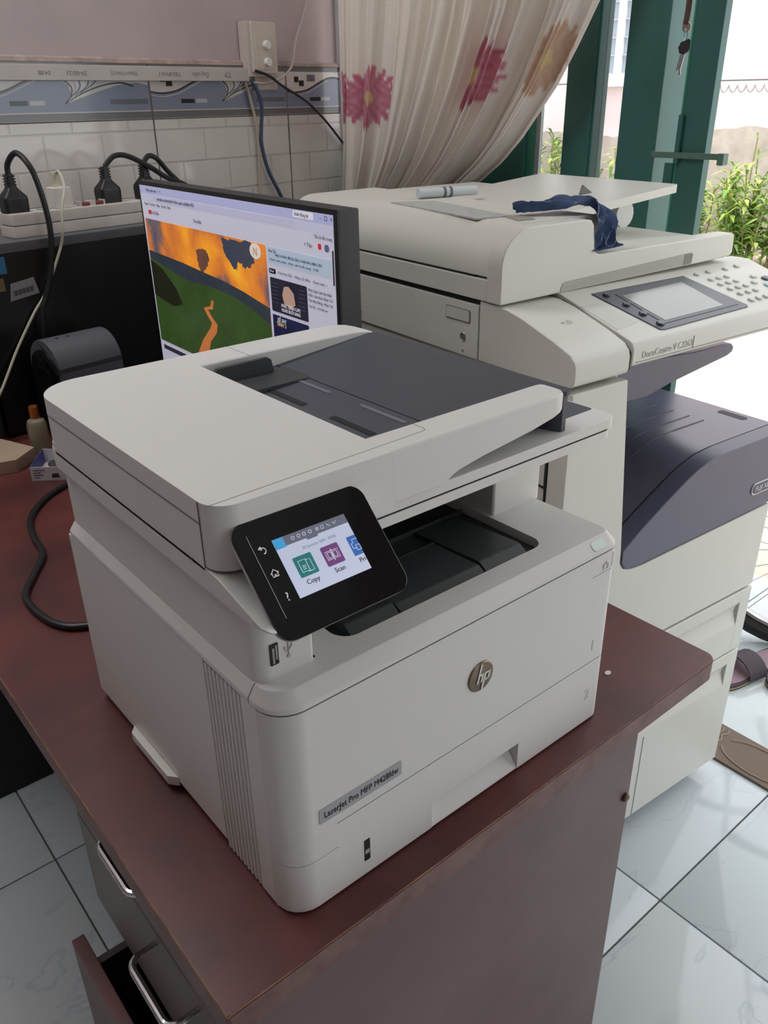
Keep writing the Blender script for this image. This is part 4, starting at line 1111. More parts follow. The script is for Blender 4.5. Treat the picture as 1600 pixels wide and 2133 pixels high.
stext('Nhạc quán cafe   ×   +', 0.0065, 0.034, -0.0115)
stext('Gmail   YouTube   Maps   Tin tức   Dịch', 0.0065, 0.020, -0.0345)
stext('Tìm kiếm', 0.0075, 0.210, -0.0475)
stext('YouTube', 0.0085, 0.044, -0.0480)
rectp('site_mark', 0.032, -0.0445, 0.0425, -0.0515, scr_m('red', (200, 30, 40), 0.5), 0.0012, 0.002)
rectp('update_button', 0.515, -0.0062, 0.565, -0.0148, scr_m('upd', (226, 226, 236), 0.45), 0.0012, 0.003)
stext('Khởi động lại', 0.0060, 0.520, -0.0105)
stext('–   □   ×', 0.008, 0.580, -0.0105)
stext('Tất cả dấu trang', 0.0060, 0.565, -0.0345)
stext('+ Tạo', 0.0075, 0.540, -0.0470)
rectp('alert_mark', 0.573, -0.0425, 0.580, -0.0500, scr_m('red2', (206, 40, 48), 0.45), 0.0012, 0.002)
rectp('avatar', 0.588, -0.0420, 0.598, -0.0515, scr_m('avatar', (96, 98, 140), 0.4), 0.0012, 0.004)
# the video: sunset sky, dark ridge, green field with an orange track
vs = mat('scr_sky', (240, 160, 50), 0.3, emit=0.0)
nt = vs.node_tree; bs = nt.nodes['Principled BSDF']
tc = nt.nodes.new('ShaderNodeTexCoord'); nz = nt.nodes.new('ShaderNodeTexNoise'); nz.inputs['Scale'].default_value = 9; nz.inputs['Detail'].default_value = 7; nz.inputs['Distortion'].default_value = 0.25
rp = nt.nodes.new('ShaderNodeValToRGB'); e = rp.color_ramp.elements
e[0].position = 0.30; e[0].color = (*lin((52, 74, 112)), 1); e[1].position = 0.72; e[1].color = (*lin((250, 196, 50)), 1)
for p, c in ((0.40, (112, 92, 92)), (0.47, (204, 116, 52)), (0.58, (236, 148, 44))):
    q = rp.color_ramp.elements.new(p); q.color = (*lin(c), 1)
nt.links.new(tc.outputs['Object'], nz.inputs['Vector']); nt.links.new(nz.outputs['Fac'], rp.inputs['Fac'])
nt.links.new(rp.outputs['Color'], bs.inputs['Emission Color']); nt.links.new(rp.outputs['Color'], bs.inputs['Base Color']); bs.inputs['Emission Strength'].default_value = 0.62
vd = rectp('video_frame', 0.012, -0.0600, 0.4355, -0.2800, vs, 0.0010, 0.003)
def poly(name, pts, m, z):
    bb = B()
    if name == 'cloud_gap':
        rq = random.Random(len(pts)); cl = catmull([(*p, 0) for p in pts + [pts[0]]], 6)[:-1]
        pts = [(p.x + rq.uniform(-0.0025, 0.0025), p.y + rq.uniform(-0.0025, 0.0025)) for p in cl]
    bb.prism(pts, 'z', 0.0006, z); part(name, sm(bb), m, ms)
poly('cloud_gap', [(0.300, -0.0650), (0.345, -0.0625), (0.400, -0.0640), (0.398, -0.088), (0.372, -0.100), (0.352, -0.094), (0.340, -0.108), (0.322, -0.098), (0.308, -0.085)], scr_m('cloudblue', (62, 78, 104), 0.3, c2=(96, 84, 84), vscale=30), 0.0011)
poly('cloud_gap', [(0.205, -0.095), (0.240, -0.088), (0.250, -0.105), (0.232, -0.124), (0.212, -0.120)], scr_m('cloudgrey', (112, 84, 74), 0.3, c2=(150, 96, 60), vscale=40), 0.0011)
poly('video_ridge', [(0.012, -0.115), (0.08, -0.118), (0.15, -0.121), (0.22, -0.126), (0.30, -0.131), (0.36, -0.138), (0.4355, -0.150), (0.4355, -0.20), (0.012, -0.20)], scr_m('ridge', (58, 66, 78), 0.42, c2=(44, 50, 52), vscale=30), 0.0012)
poly('video_field', [(0.012, -0.128), (0.06, -0.135), (0.12, -0.145), (0.18, -0.150), (0.24, -0.147), (0.32, -0.150), (0.38, -0.160), (0.4355, -0.175), (0.4355, -0.280), (0.012, -0.280)], scr_m('fieldgreen', (70, 98, 48), 0.35, c2=(36, 52, 30), vscale=22), 0.0014)
poly('video_scrub', [(0.012, -0.132), (0.06, -0.142), (0.11, -0.170), (0.13, -0.195), (0.09, -0.205), (0.012, -0.195)], scr_m('scrub', (46, 48, 32), 0.3, c2=(28, 30, 24), vscale=30), 0.0016)
poly('video_track', [(0.246, -0.168), (0.252, -0.170), (0.246, -0.184), (0.228, -0.187), (0.240, -0.198), (0.258, -0.208), (0.252, -0.222), (0.226, -0.242), (0.205, -0.280), (0.165, -0.280), (0.196, -0.245), (0.230, -0.218), (0.238, -0.208), (0.222, -0.196), (0.213, -0.186), (0.238, -0.180)], scr_m('track', (214, 128, 70), 0.42), 0.0017)
rectp('video_title', 0.020, -0.2880, 0.30, -0.2960, INKS, 0.0012)
bb = B(); bb.prism(circ(0.405, -0.072, 0.016, 24, 0.011), 'z', 0.0006, 0.0015); part('channel_mark', sm(bb), scr_m('chan', (232, 226, 220), 0.42), ms)
stext('N', 0.016, 0.399, -0.073, scr_m('chan_ink', (206, 140, 70), 0.3))
rectp('playlist_card', 0.4395, -0.0605, 0.602, -0.0840, scr_m('card', (182, 200, 218), 0.42), 0.0010, 0.003)
stext('Hòa Tấu', 0.0058, 0.444, -0.0660); stext('NHẠC KHÔNG LỜI SÂU LẮNG, THANH ÂM LƯỢNG TIÊN', 0.0050, 0.462, -0.0705, width=0.118); stext('Danh sách phát  nhạc cafe buổi sáng · 1/50', 0.0044, 0.446, -0.0775, width=0.125)
rectp('filter_chip', 0.4415, -0.0905, 0.4590, -0.0975, scr_m('chip', (26, 26, 34), 0.1), 0.0012, 0.002)
stext('Tất cả', 0.0042, 0.4435, -0.0940, scr_m('chip_ink', (220, 220, 230), 0.4))
stext('Của Hoà Tấu    Nhạc cổ điển    Danh sách  ›', 0.0046, 0.466, -0.0940, width=0.125)
th = rectp('thumbnail', 0.4425, -0.1030, 0.5395, -0.1515, scr_m('thumb', (34, 34, 50), 0.25, c2=(70, 66, 92), vscale=40), 0.0012, 0.002)
WT = scr_m('white', (230, 230, 236), 0.45)
bb = B(); bb.prism([(0.480, -0.112), (0.492, -0.110), (0.505, -0.118), (0.508, -0.134), (0.495, -0.140), (0.478, -0.136), (0.474, -0.124)], 'z', 0.0008, 0.0014); part('thumb_picture', sm(bb), scr_m('figure', (206, 170, 150), 0.35), ms)
stext('NHẠC QUÁN CAFE', 0.0068, 0.470, -0.1395, WT, width=0.050); stext('NGHE BUỔI SÁNG', 0.0068, 0.470, -0.1460, WT, width=0.050)
for k in range(6): stext('—————', 0.0035, 0.4450, -0.110 - 0.0055 * k, scr_m('faint', (120, 130, 160), 0.3)); stext('—————', 0.0035, 0.5180, -0.110 - 0.0055 * k, scr_m('faint', (120, 130, 160), 0.3))
rectp('thumbnail', 0.4425, -0.1565, 0.5395, -0.2050, scr_m('thumb2', (24, 28, 60), 0.3, c2=(60, 66, 120), vscale=40), 0.0012, 0.002)
stext('XẾ SAY', 0.0075, 0.456, -0.1625, WT); stext('TÌNH 2', 0.0085, 0.453, -0.1690, scr_m('gold', (236, 206, 150), 0.45))
stext('Nhạc Quán Cafe Hay Nhất', 0.0052, 0.544, -0.1060, width=0.056); stext('2024 - Liên Khúc Nhạc Trữ', 0.0052, 0.544, -0.1130, width=0.058); stext('Tình Nhẹ Nhàng - Nhạc Trẻ', 0.0052, 0.544, -0.1200, width=0.058); stext('Hòa Tấu · 1,2 N lượt xem', 0.0044, 0.544, -0.1280, width=0.045)
rectp('scroll_bar', 0.6050, -0.0480, 0.6078, -0.0920, scr_m('scroll', (60, 60, 74), 0.12), 0.0012, 0.001)
# stand
b = B(); b.box(0.285, -0.380, -0.075, 0.335, -0.12, -0.034, 0.006)
part('stand_neck', sm(b), mat('monitor_dark_grey', (44, 45, 49), 0.45), mon)
b = B(); b.prism(rr(0.19, -0.13, 0.43, 0.04, 0.02), 'z', 0, 0.010, 0.002)
b.xf(Matrix(((1, 0, 0, 0), (0, 0, 1, -0.456), (0, 1, 0, 0), (0, 0, 0, 1))))
part('stand_foot', sm(b), mat('monitor_dark_grey', (44, 45, 49), 0.45), mon)
# ---------------------------------------------------------------- green metal door front, curtain, keys
GRN = mat('door_green_paint', (52, 104, 98), 0.38, c2=(46, 94, 88), vscale=9)
GRN2 = mat('door_green_lit', (64, 136, 112), 0.4)  # lighter copy of the door green, paints light onto edge strips
dr = thing('door_1', 'dark green metal door front with tall posts and glazing', None, (1.36, 0.8, 0), WORLD, kind='structure')
def post(y0, y1, x0=1.335, x1=1.375, z0=0.0, z1=2.16, m=None, name='post'):
    b = B(); b.box(x0, y0, z0, x1, y1, z1, 0.002); return part(name, b, m or GRN, dr)
post(1.035, 1.75, 1.350, 1.39, 0.0, 1.24, name='green_panel')
post(1.36, 1.42)
post(1.66, 1.75)
post(0.985, 1.035)                                    # jamb
post(0.965, 0.985, 1.345, 1.375, m=GRN2, name='jamb_edge')
post(0.799, 0.876)
b = B(); b.box(1.333, 0.803, 0.0, 1.336, 0.815, 2.16)
part('post_rib', b, GRN, dr)
post(0.642, 0.733, 1.335, 1.43)
post(0.533, 0.594, 1.335, 1.356)
post(0.590, 0.5945, 1.333, 1.350, m=GRN2, name='post_lit_edge')  # thin lit edge of the post, its light painted as paler green
for z0, z1 in ((1.03, 1.085), (0.0, 0.06)):
    b = B(); b.box(1.340, 0.876, z0, 1.372, 0.985, z1); part('rail', b, GRN, dr)
b = B(); b.box(1.352, 0.876, 0.06, 1.358, 0.985, 1.03); part('kick_panel', b, GRN, dr)
b = B(); b.box(1.352, 0.733, 0.0, 1.358, 0.799, 1.03); part('kick_panel', b, GRN, dr)
b = B(); b.box(1.350, 0.952, 1.085, 1.356, 0.965, 2.16); part('glazing_bead', b, mat('bead_grey', (170, 172, 176), 0.4), dr)
GLS = mat('window_glass', (235, 240, 238), 0.02, alpha=0.10)
for y0, y1 in ((0.876, 0.965), (0.733, 0.799), (1.035, 1.36), (1.42, 1.66)):
    b = B(); b.box(1.357, y0, 1.06, 1.360, y1, 2.16); part('pane', b, GLS, dr)
LT = mat('latch_green', (86, 116, 102), 0.45)
b = B(); b.box(1.326, 0.492, 1.1985, 1.335, 0.645, 1.2095, 0.0015); b.box(1.318, 0.484, 1.190, 1.336, 0.497, 1.211, 0.002)
lt = part('bolt_bar', b, LT, dr)
b = B(); b.box(1.327, 0.594, 1.135, 1.335, 0.612, 1.190, 0.0015); b.box(1.327, 0.585, 1.190, 1.334, 0.594, 1.275, 0.001)
part('bolt_plate', b, GRN, lt)
b = B(); b.box(1.338, 0.590, 1.53, 1.352, 0.645, 1.545, 0.001)
part('hasp', b, LT, dr)
# keys
ky = thing('door_keys', 'bunch of keys with a black key head hanging from the green door posts', 'keys', (1.345, 0.612, 1.37), WORLD)
b = B(); b.tube(catmull([(1.345, 0.611, 1.548), (1.341, 0.612, 1.50), (1.345, 0.614, 1.45), (1.345, 0.616, 1.425)], 6), 0.0055, 8)
part('strap', b, mat('strap_brown', (96, 70, 66), 0.6), ky)
b = B(); b.prism([(p[0] + 0.613, p[1] + 1.4205) for p in circ(0, 0, 0.0088, 20)], 'x', 1.3435, 1.3460, 0.0004, holes=[circ(0.613, 1.4160, 0.0026, 12)])
part('brass_key_head', b, mat('key_brass', (150, 146, 132), 0.35, 0.7), ky)
b = B(); b.tube([(1.345, 0.613 + 0.0032 * math.cos(a), 1.4065 + 0.0105 * math.sin(a)) for a in [i * 2 * math.pi / 16 for i in range(16)]], 0.0006, 5, closed=True)
part('wire_loop', b, mat('key_steel', (168, 168, 172), 0.3, 0.9), ky)
b = B(); b.prism([(0.600, 1.3985), (0.6045, 1.4020), (0.611, 1.3990), (0.620, 1.3965), (0.6245, 1.388), (0.6205, 1.3780), (0.612, 1.3760), (0.6035, 1.3800), (0.600, 1.388)], 'x', 1.3425, 1.3475, 0.001)
part('black_key_head', b, mat('key_black', (36, 30, 38), 0.5), ky)
b = B(); b.prism([(0.6095, 1.3765), (0.6155, 1.3770), (0.6185, 1.3500), (0.6155, 1.3390), (0.6125, 1.3440), (0.6145, 1.3500)], 'x', 1.3440, 1.3456)
part('key_blade', b, mat('key_steel', (168, 168, 172), 0.3, 0.9), ky)
b = B(); b.prism([(0.6165, 1.3770), (0.6215, 1.3760), (0.6260, 1.3520), (0.6235, 1.3470), (0.6205, 1.3520)], 'x', 1.3475, 1.3490)
part('key_blade', b, mat('key_steel', (168, 168, 172), 0.3, 0.9), ky)

# ---- curtain swept aside
YR = [(2.12, 0.60), (1.80, 0.66), (1.60, 0.70), (1.47, 0.745), (1.40, 0.785), (1.33, 0.830), (1.28, 0.872), (1.23, 0.915), (1.18, 0.970), (1.14, 1.030), (1.08, 1.13), (1.02, 1.24), (0.95, 1.34), (0.88, 1.40)]
def yr(z):
    for (z1, y1), (z0, y0) in zip(YR, YR[1:]):
        if z >= z0:
            return y0 + (y1 - y0) * (z - z0) / (z1 - z0)
    return YR[-1][1]
NS, NZ = 360, 150
ZT, ZB = 2.12, 0.90
YL = 1.555
verts, cols, faces = [], [], []
fl = [(0.020, 1.312, 0.066, (186, 92, 116)), (0.105, 1.312, 0.066, (190, 100, 124)), (0.205, 1.312, 0.072, (194, 104, 128)), (0.690, 1.352, 0.072, (182, 100, 114)), (0.765, 1.345, 0.070, (202, 122, 142)), (0.935, 1.375, 0.066, (198, 158, 130))]
LW = 2.0                                        # flat width of the cloth
def fold(s, t):
    a = 2 * math.pi * (8.2 * s + 0.30 * math.sin(7 * s + 1.0) + 0.10 * math.sin(3 * t + 9 * s))
    v = math.sin(a)
    return (abs(v) ** 0.7) * (1 if v > 0 else -1) + 0.30 * math.sin(2.6 * a + 0.8) + 0.16 * math.sin(6.1 * a + 4 * t)
for j in range(NZ + 1):
    t = j / NZ
    z = ZT + (ZB - ZT) * t
    R_ = yr(z)
    for i in range(NS + 1):
        s = i / NS
        amp = 0.046 * (0.75 + 0.4 * t) * (0.55 + 0.45 * abs(math.sin(9 * s + 0.5))) * (0.6 + 0.4 * math.sin(math.pi * min(1, s * 1.05)))
        y = YL - s * (YL - R_)
        y += 0.012 * math.sin(2 * math.pi * 19 * s) * (1 - s) * 0.5
        x = 1.258 + amp * fold(s, t) * 0.80 - 0.02 * s * t
        x = min(x, 1.322)
        verts.append((x, y, z))
        c = (234, 226, 216)
        wv = 0.5 + 0.5 * math.sin(2 * math.pi * s * LW / 0.016)
        c = tuple(v * (0.965 + 0.035 * wv) for v in c)
        for fs, fz, fr_, fc_ in fl:
            dx, dz = (s - fs) * LW * 0.62, (z - fz - 0.0)
            d = math.hypot(dx, dz)
            if d < fr_:
                an = math.atan2(dz, dx)
                if d < fr_ * 0.24:
                    c = (214, 190, 140)
                elif d < fr_ * (0.72 + 0.28 * abs(math.cos(an * 9))):
                    k = 0.80 + 0.20 * math.cos(an * 18)
                    c = tuple(v * k + 206 * (1 - k) for v in fc_)
        cols.append(c)
for j in range(NZ):
    for i in range(NS):
        a = j * (NS + 1) + i
        faces.append((a, a + 1, a + NS + 2, a + NS + 1))
me = bpy.data.meshes.new('curtain')
me.from_pydata(verts, [], faces)
ca = me.color_attributes.new('print', 'FLOAT_COLOR', 'POINT')
flat_c = []
for c in cols: flat_c += [*lin(c), 1.0]
ca.data.foreach_set('color', flat_c)
for p in me.polygons: p.use_smooth = True
cm = mat('curtain_cloth', (206, 198, 186), 0.85, bump=0.25, bscale=700, sheen=0.2)
nt = cm.node_tree; bs = nt.nodes['Principled BSDF']
at = nt.nodes.new('ShaderNodeAttribute'); at.attribute_name = 'print'
nt.links.new(at.outputs['Color'], bs.inputs['Base Color'])
tl_ = nt.nodes.new('ShaderNodeBsdfTranslucent'); mx = nt.nodes.new('ShaderNodeMixShader'); mx.inputs[0].default_value = 0.12
nt.links.new(at.outputs['Color'], tl_.inputs['Color'])
nt.links.new(bs.outputs[0], mx.inputs[1]); nt.links.new(tl_.outputs[0], mx.inputs[2])
nt.links.new(mx.outputs[0], nt.nodes['Material Output'].inputs['Surface'])
me.materials.append(cm)
cu = bpy.data.objects.new('curtain', me); COL.objects.link(cu)
props(cu, 'grey-beige pleated curtain with pink flower print, drawn aside before the green door front', 'curtain')
b = B(); b.tube([(1.262, 0.50, 2.145), (1.262, 1.60, 2.145)], 0.011, 10)
props(solo('curtain_rod', b, mat('rod_white', (220, 220, 216), 0.4), origin=(1.262, 1.0, 2.145)), 'white curtain rod above the pleated curtain', 'curtain rod')
# ---------------------------------------------------------------- doorway floor and the yard outside
b = B(); b.box(2.02, -6.0, -0.08, 9.0, 9.0, -0.012)
solo('ground', b, mat('yard_concrete', (214, 200, 184), 0.9, c2=(196, 176, 158), vscale=2.5, bump=0.3, bscale=20), 'pale sandy concrete yard outside the door', kind='structure')
b = B(); b.box(1.47, -6, -0.085, 2.02, 9, -0.062)
# door mat
dm = thing('door_mat', 'brown rubber door mat with wavy ridges lying at the doorway', 'mat', (1.265, 0.10, 0.0), WORLD)
MATB = mat('mat_brown', (118, 102, 90), 0.8)
b = B(); b.prism(rr(1.208, -0.42, 1.322, 0.420, 0.008), 'z', 0.0, 0.006, 0.0015)
part('mat_base', b, MATB, dm)
MATR = mat('mat_ridge', (142, 130, 114), 0.8)
for k in range(26):
    y = -0.40 + k * 0.013
    b = B(); b.tube([(1.225 + 0.085 * i / 12, y + 0.0035 * math.sin(i * 1.3), 0.0062) for i in range(13)], 0.0026, 5)
    part('mat_ridge', b, MATR, dm)
for k in range(8):
    y = 0.245 + k * 0.013
    b = B(); b.tube([(1.245 + 0.065 * i / 10, y + 0.0035 * math.sin(i * 1.3), 0.0062) for i in range(11)], 0.0026, 5)
    part('mat_ridge', b, MATR, dm)
b = B(); b.tube([(1.295 + 0.045 * math.sin(a) * 1.0 - 0.03, 0.150 + 0.085 * math.cos(a), 0.006) for a in [i * math.pi / 12 + math.pi * 0.15 for i in range(22)]], 0.003, 6)
part('mat_border', b, MATR, dm)
# sandals
SND = mat('sandal_purple_black', (64, 52, 62), 0.6, var=0.15, vscale=30)
INS = mat('sandal_insole', (150, 122, 132), 0.6)
def sandal(x, y, rz, label, ins, tilt=0.0, z=0.0):
    base = [(0.000, -0.125), (0.030, -0.118), (0.037, -0.09), (0.033, -0.03), (0.042, 0.045), (0.046, 0.085), (0.036, 0.118), (0.012, 0.132), (-0.014, 0.130), (-0.036, 0.112), (-0.044, 0.075), (-0.038, 0.02), (-0.032, -0.04), (-0.036, -0.09), (-0.028, -0.118)]
    sm_ = [(p.x, p.y) for p in catmull([(u, v, 0) for u, v in base + [base[0]]], 3)][:-1]
    fr_ = Frame(0, 0); fr_.M = Matrix.Translation((x, y, z)) @ Matrix.Rotation(rz, 4, 'Z'); fr_.rot = rz
    t_ = thing('sandal', label, 'sandal', (0, 0, 0), fr_, 'sandals on the tiles outside the door')
    t_.rotation_euler = (tilt, 0, rz)
    b = B(); b.prism(sm_, 'z', 0.0, 0.016, 0.003); sole = part('sole', b, SND, t_)
    b = B(); b.prism([(u * 0.86, v * 0.9) for u, v in sm_], 'z', 0.0155, 0.0175); part('insole', b, ins, sole)
    b = B(); b.prism([(u * 1.01, v * 1.005) for u, v in sm_], 'z', 0.0060, 0.0085); part('sole_stripe', b, mat('stripe_yellow', (196, 172, 110), 0.6), sole)
    b = B()
    secs = []
    for k in range(9):
        a = math.pi * k / 8
        secs.append([(0.047 * math.cos(a), 0.015 + dv, 0.012 + 0.040 * math.sin(a) + dz) for dv, dz in ((-0.028, 0.0), (0.028, 0.0), (0.028, 0.004), (-0.028, 0.004))])
    b.loft(secs); part('strap', b, SND, t_)
INS2 = mat('sandal_insole_dark', (78, 66, 74), 0.6)
sandal(1.555, 0.335, math.radians(75), 'dark purple sandal with a pink insole, on the tiles by the bicycle wheel', INS)
sandal(1.392, 0.415, math.radians(108), 'dark sandal half hidden by the photocopier drawers', INS2)
sandal(1.645, 0.205, math.radians(66), 'all-dark sandal lying beside the one with the pink insole', INS2)
# bicycle wheel
bw = thing('bicycle', 'bicycle standing on the tiles outside the door, its wheel with spokes in view', 'bicycle', (1.735, 0.31, 0.0), WORLD)
wc = Vector((1.735, 0.310, 0.305)); wu = Vector((0.42, -0.91, 0)).normalized(); wn = Vector((-wu.y, wu.x, 0))
def circle3(r, off=0.0, n=48): return [wc + wn * off + r * (math.cos(2 * math.pi * k / n) * wu + math.sin(2 * math.pi * k / n) * Vector((0, 0, 1))) for k in range(n)]
b = B(); b.tube(circle3(0.282), 0.023, 10, closed=True); tyre = part('tyre', b, mat('tyre_black', (30, 30, 32), 0.7), bw)
b = B(); b.tube(circle3(0.255), 0.010, 8, closed=True); part('rim', b, mat('rim_silver', (205, 205, 205), 0.25, 0.8), bw)
for k in range(24):
    a = 2 * math.pi * k / 24
    b = B(); e_ = wc + 0.25 * (math.cos(a) * wu + math.sin(a) * Vector((0, 0, 1))); h_ = wc + wn * (0.02 if k % 2 else -0.02) + 0.018 * (math.cos(a + 1.2) * wu + math.sin(a + 1.2) * Vector((0, 0, 1)))
    b.tube([h_, e_], 0.0012, 4); part('spoke', b, mat('rim_silver', (205, 205, 205), 0.25, 0.8), bw)
b = B(); b.tube([wc - wn * 0.045, wc + wn * 0.045], 0.017, 12); part('hub', b, mat('hub_grey', (90, 90, 92), 0.4, 0.7), bw)
b = B(); b.tube([wc - wn * 0.05, wc - wn * 0.05 + Vector((0, 0, 0.32)) + wu * 0.10, wc + Vector((0, 0, 0.42)) + wu * 0.13], 0.011, 8); b.tube([wc + wn * 0.05, wc + wn * 0.05 + Vector((0, 0, 0.32)) + wu * 0.10, wc + Vector((0, 0, 0.42)) + wu * 0.13], 0.011, 8)
b.tube([wc + Vector((0, 0, 0.42)) + wu * 0.13, wc + Vector((0, 0, 0.62)) + wu * 0.18], 0.014, 8)
part('fork', b, mat('bike_grey', (110, 112, 116), 0.35, 0.5), bw)
b = B(); b.tube([wc + Vector((0, 0, 0.55)) + wu * 0.17, wc + Vector((0, 0, 0.40)) + wu * 0.75], 0.015, 8); b.tube([wc + Vector((0, 0, 0.62)) + wu * 0.18 - wn * 0.25, wc + Vector((0, 0, 0.62)) + wu * 0.18 + wn * 0.25], 0.011, 8)
part('frame', b, mat('bike_grey', (110, 112, 116), 0.35, 0.5), bw)
wc2 = wc + wu * 0.95
wc_save = wc; wc = wc2
b = B(); b.tube(circle3(0.282), 0.023, 10, closed=True); part('tyre', b, mat('tyre_black', (30, 30, 32), 0.7), bw)
b = B(); b.tube([wc, wc_save + Vector((0, 0, 0.40)) + wu * 0.75], 0.010, 8); b.tube([wc, wc_save + wu * 0.55 + Vector((0, 0, -0.03))], 0.010, 8); b.tube([wc_save + wu * 0.55 + Vector((0, 0, -0.03)), wc_save + Vector((0, 0, 0.45)) + wu * 0.25], 0.012, 8)
part('rear_frame', b, mat('bike_grey', (110, 112, 116), 0.35, 0.5), bw)
wc = wc_save

# neighbouring house
XW = 7.4
hs = thing('neighbouring_house', 'pink-washed neighbouring house with a white barred window and flaking grey plinth', 'house', (XW, 4.0, -0.012), WORLD)
b = B(); b.box(XW, -2.0, -0.012, XW + 0.25, 8.5, 3.6)
part('house_wall', b, mat('house_pink', (232, 212, 216), 0.85, var=0.03, vscale=2), hs)
r2 = random.Random(3)
pts = [(-2.0, -0.012)] + [(8.5, -0.012)]
top_ = []
y = 8.5
hgt = 0.93
while y > -2.0:
    hgt += r2.uniform(-0.03, 0.03); hgt = min(1.0, max(0.86, hgt))
    top_.append((y, hgt + (0.05 if y < 4.2 else -0.03))); y -= r2.uniform(0.04, 0.14)
b = B(); b.prism(pts + top_ + [(-2.0, 0.95)], 'x', XW - 0.018, XW + 0.01)
part('plinth', b, mat('plinth_grey', (196, 184, 176), 0.9, c2=(164, 150, 142), vscale=6, bump=0.6, bscale=30), hs)
WFm = mat('house_window_white', (235, 236, 240), 0.5)
yc_, zc_ = 5.22, 1.44
b = B(); b.prism([(4.70, 1.42), (5.62, 1.42), (5.62, 2.5), (4.70, 2.5)], 'x', XW - 0.05, XW + 0.02, holes=[[(4.77, 1.50), (5.13, 1.50), (5.13, 2.42), (4.77, 2.42)], [(5.20, 1.50), (5.56, 1.50), (5.56, 2.42), (5.20, 2.42)]])
wf_ = part('window_frame', b, WFm, hs)
b = B(); b.box(XW - 0.10, 4.66, 1.385, XW + 0.02, 5.66, 1.425); part('window_sill', b, WFm, hs)
for y0 in (4.77, 5.20):
    b = B(); b.box(XW - 0.012, y0, 1.50, XW - 0.006, y0 + 0.36, 2.42); part('pane', b, mat('house_glass', (150, 162, 176), 0.15), wf_)
    for k in range(1, 6):
        b = B(); b.box(XW - 0.03, y0, 1.50 + k * 0.15, XW - 0.018, y0 + 0.36, 1.512 + k * 0.15); part('bar', b, mat('house_bar', (180, 184, 192), 0.5), wf_)
# coiled wire along the wall
b = B(); b.tube([(XW - 0.05, 6.6, 1.42), (XW - 0.05, 1.5, 1.40)], 0.006, 5); part('wire_strand', b, mat('wire_dark', (96, 92, 92), 0.6), hs)
b = B(); b.tube([(XW - 0.06 + 0.02 * math.cos(k * 0.9), 4.62 - k * 0.0117, 1.345 + 0.030 * math.sin(k * 0.9)) for k in range(260)], 0.0045, 4); part('wire_coil', b, mat('wire_grey', (142, 134, 134), 0.6), hs)
for y in (1.6, 3.0, 4.7):
    b = B(); b.box(XW - 0.06, y, 1.335, XW + 0.005, y + 0.02, 1.425); part('wire_bracket', b, mat('wire_dark', (96, 92, 92), 0.6), hs)

# plants before the wall
LF = [mat('leaf_%d' % k, c, 0.5) for k, c in enumerate(((132, 164, 66), (104, 146, 58), (166, 186, 92), (88, 126, 62)))]
STM = mat('leaf_stem', (128, 132, 72), 0.7)
r3 = random.Random(11)
def plant(x, y, h, nst, spread, label, dens=26, ll=0.16, lw=0.030):
    t_ = thing('leafy_plant', label, 'plant', (x, y, -0.012), WORLD, 'plants along the pink house wall')
    bs_ = B(); bl = B()
    for s in range(nst):
        a = r3.uniform(0, 2 * math.pi); rr0 = r3.uniform(0, spread * 0.5); lean = r3.uniform(0.05, 0.5) * spread
        p0 = Vector((x + rr0 * math.cos(a), y + rr0 * math.sin(a), -0.012)); hh = h * r3.uniform(0.55, 1.0)
        p1 = p0 + Vector((lean * math.cos(a), lean * math.sin(a), hh))
        bs_.tube([p0, (p0 + p1) / 2 + Vector((r3.uniform(-.03, .03), r3.uniform(-.03, .03), 0)), p1], 0.006, 4)
        bl.mi = r3.randrange(3)
        for k in range(dens):
            q = p0.lerp(p1, r3.uniform(0.15, 1.0))
            th_ = r3.uniform(0, 2 * math.pi); el = r3.uniform(-0.2, 1.0)
            d = Vector((math.cos(th_) * math.cos(el), math.sin(th_) * math.cos(el), math.sin(el)))
            sd = d.cross(Vector((0, 0, 1))); sd = sd.normalized() if sd.length > 1e-3 else Vector((1, 0, 0))
            L_ = ll * r3.uniform(0.6, 1.2); W_ = lw * r3.uniform(0.7, 1.2)
            up = d.cross(sd) * (-0.2 * W_)
            m1 = q + d * L_ * 0.45 + Vector((0, 0, 0.01)); tip = q + d * L_ - Vector((0, 0, L_ * 0.25))
            bl.mi = (bl.mi + (r3.random() < 0.15)) % 4
            t = bl.bm
            vs_ = [t.verts.new(v) for v in (q, m1 + sd * W_ * 0.5, tip, m1 - sd * W_ * 0.5, m1 + up)]
            for f in ((0, 1, 4), (1, 2, 4), (2, 3, 4), (3, 0, 4)):
                ff = t.faces.new([vs_[i] for i in f]); ff.material_index = bl.mi
    part('stem', bs_, STM, t_, kind='stuff')
    part('foliage', bl, LF, t_, kind='stuff')
plant(6.75, 3.20, 0.80, 24, 0.42, 'bushy bright green plant beside the green door post, before the flaking plinth', 34, 0.18, 0.035)
plant(6.55, 2.50, 0.70, 20, 0.40, 'low bright green bush standing out furthest along the pink wall', 34, 0.18, 0.035)
plant(6.85, 3.85, 0.75, 14, 0.40, 'green bush growing close behind the door latch', 32, 0.18, 0.035)
plant(7.15, 3.50, 1.15, 2, 0.08, 'single tall green shoot rising above the low bushes', 22, 0.11, 0.028)
plant(6.95, 4.60, 0.95, 10, 0.34, 'pale green shrub between the two broad green posts', 26, 0.16, 0.04)
plant(6.85, 6.0, 1.25, 18, 0.42, 'yellow-green shrub seen through the narrow glazing by the curtain', 30, 0.18, 0.05)
plant(6.85, 5.3, 1.0, 10, 0.32, 'slim green plant just behind the first broad green post', 26, 0.17, 0.035)
# ---------------------------------------------------------------- loose things on the copier
r5 = random.Random(5)
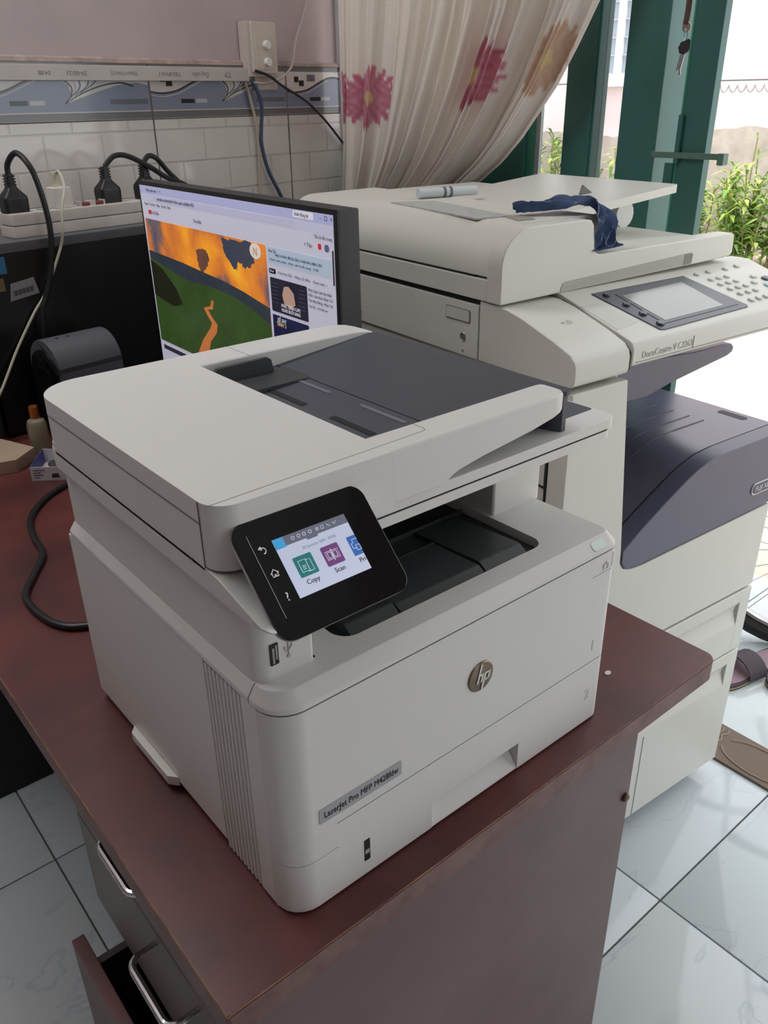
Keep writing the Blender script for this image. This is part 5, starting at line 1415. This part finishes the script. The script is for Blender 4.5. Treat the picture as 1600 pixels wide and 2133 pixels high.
# blue cloth over the corner of the feeder
spine = [((0.705, 0.535), 0.428, 0.012), ((0.735, 0.522), 0.430, 0.030), ((0.768, 0.510), 0.433, 0.042), ((0.792, 0.498), 0.436, 0.050), ((0.806, 0.485), 0.434, 0.050), ((0.812, 0.470), 0.424, 0.046), ((0.812, 0.458), 0.410, 0.042), ((0.808, 0.452), 0.395, 0.044), ((0.806, 0.450), 0.382, 0.046), ((0.806, 0.448), 0.3755, 0.046)]
sp_ = catmull([(p[0], p[1], z) for p, z, w_ in spine], 6)
ws_ = catmull([(w_, 0, 0) for p, z, w_ in spine], 6)
NX = 14
grid = []
for k, p in enumerate(sp_):
    d = (sp_[min(k + 1, len(sp_) - 1)] - sp_[max(k - 1, 0)]).normalized()
    f_ = k / (len(sp_) - 1)
    side = Vector((0.35, 0.94, 0)).lerp(Vector((1.0, 0.15, 0)), max(0, min(1, (f_ - 0.35) / 0.4))).normalized()
    row = []
    for i in range(NX + 1):
        s = i / NX - 0.5
        wv = 0.0085 * math.sin(9 * s + 7 * f_) + 0.0055 * math.sin(21 * s - 13 * f_ + 1) + r5.uniform(-0.0007, 0.0007)
        n_ = d.cross(side).normalized()
        if n_.z < 0 and f_ < 0.5: n_ = -n_
        q = p + side * ws_[k].x * 1.35 * s * (1 + 0.12 * math.sin(17 * f_ + 3)) + n_ * abs(wv)
        row.append(q)
    grid.append(row)
b = B(); t = bmesh.new()
V = [[t.verts.new(q) for q in r] for r in grid]
for k in range(len(V) - 1):
    for i in range(NX):
        t.faces.new((V[k][i], V[k][i + 1], V[k + 1][i + 1], V[k + 1][i]))
bmesh.ops.solidify(t, geom=t.faces[:], thickness=0.0016)
b._merge(t)
solo('cleaning_cloth', b, mat('cloth_denim_blue', (62, 88, 128), 0.9, c2=(44, 66, 102), vscale=60, bump=0.5, bscale=900, sheen=0.3), 'crumpled blue cloth draped over the front corner of the photocopier feeder', 'cloth', (0.80, 0.47, 0.374), COPF, smooth=60)
# pale tube lying in the feeder recess
tb_ = thing('paper_tube', 'pale grey-blue tube with dark print lying on top of the photocopier', 'tube', (0.79, 0.79, 0.4245), COPF)
b = B(); b.tube([(0.738, 0.812, 0.4330), (0.850, 0.790, 0.4330)], 0.0085, 14); part('tube_body', b, mat('tube_pale', (196, 202, 204), 0.4), tb_)
b = B(); b.tube([(0.784, 0.8028, 0.4331), (0.789, 0.8018, 0.4331)], 0.0087, 14); b.tube([(0.796, 0.8005, 0.4331), (0.801, 0.7995, 0.4331)], 0.0087, 14)
part('tube_print', b, mat('tube_ink', (96, 100, 106), 0.5), tb_)
# white eraser-like block beside the cloth
b = B(); b.box(0.826, 0.476, 0.3665, 0.842, 0.500, 0.392, 0.004)
solo('white_block', b, mat('block_white', (226, 224, 216), 0.5), 'small rounded white block beside the hanging end of the blue cloth', 'block', (0.834, 0.488, 0.3665), COPF)
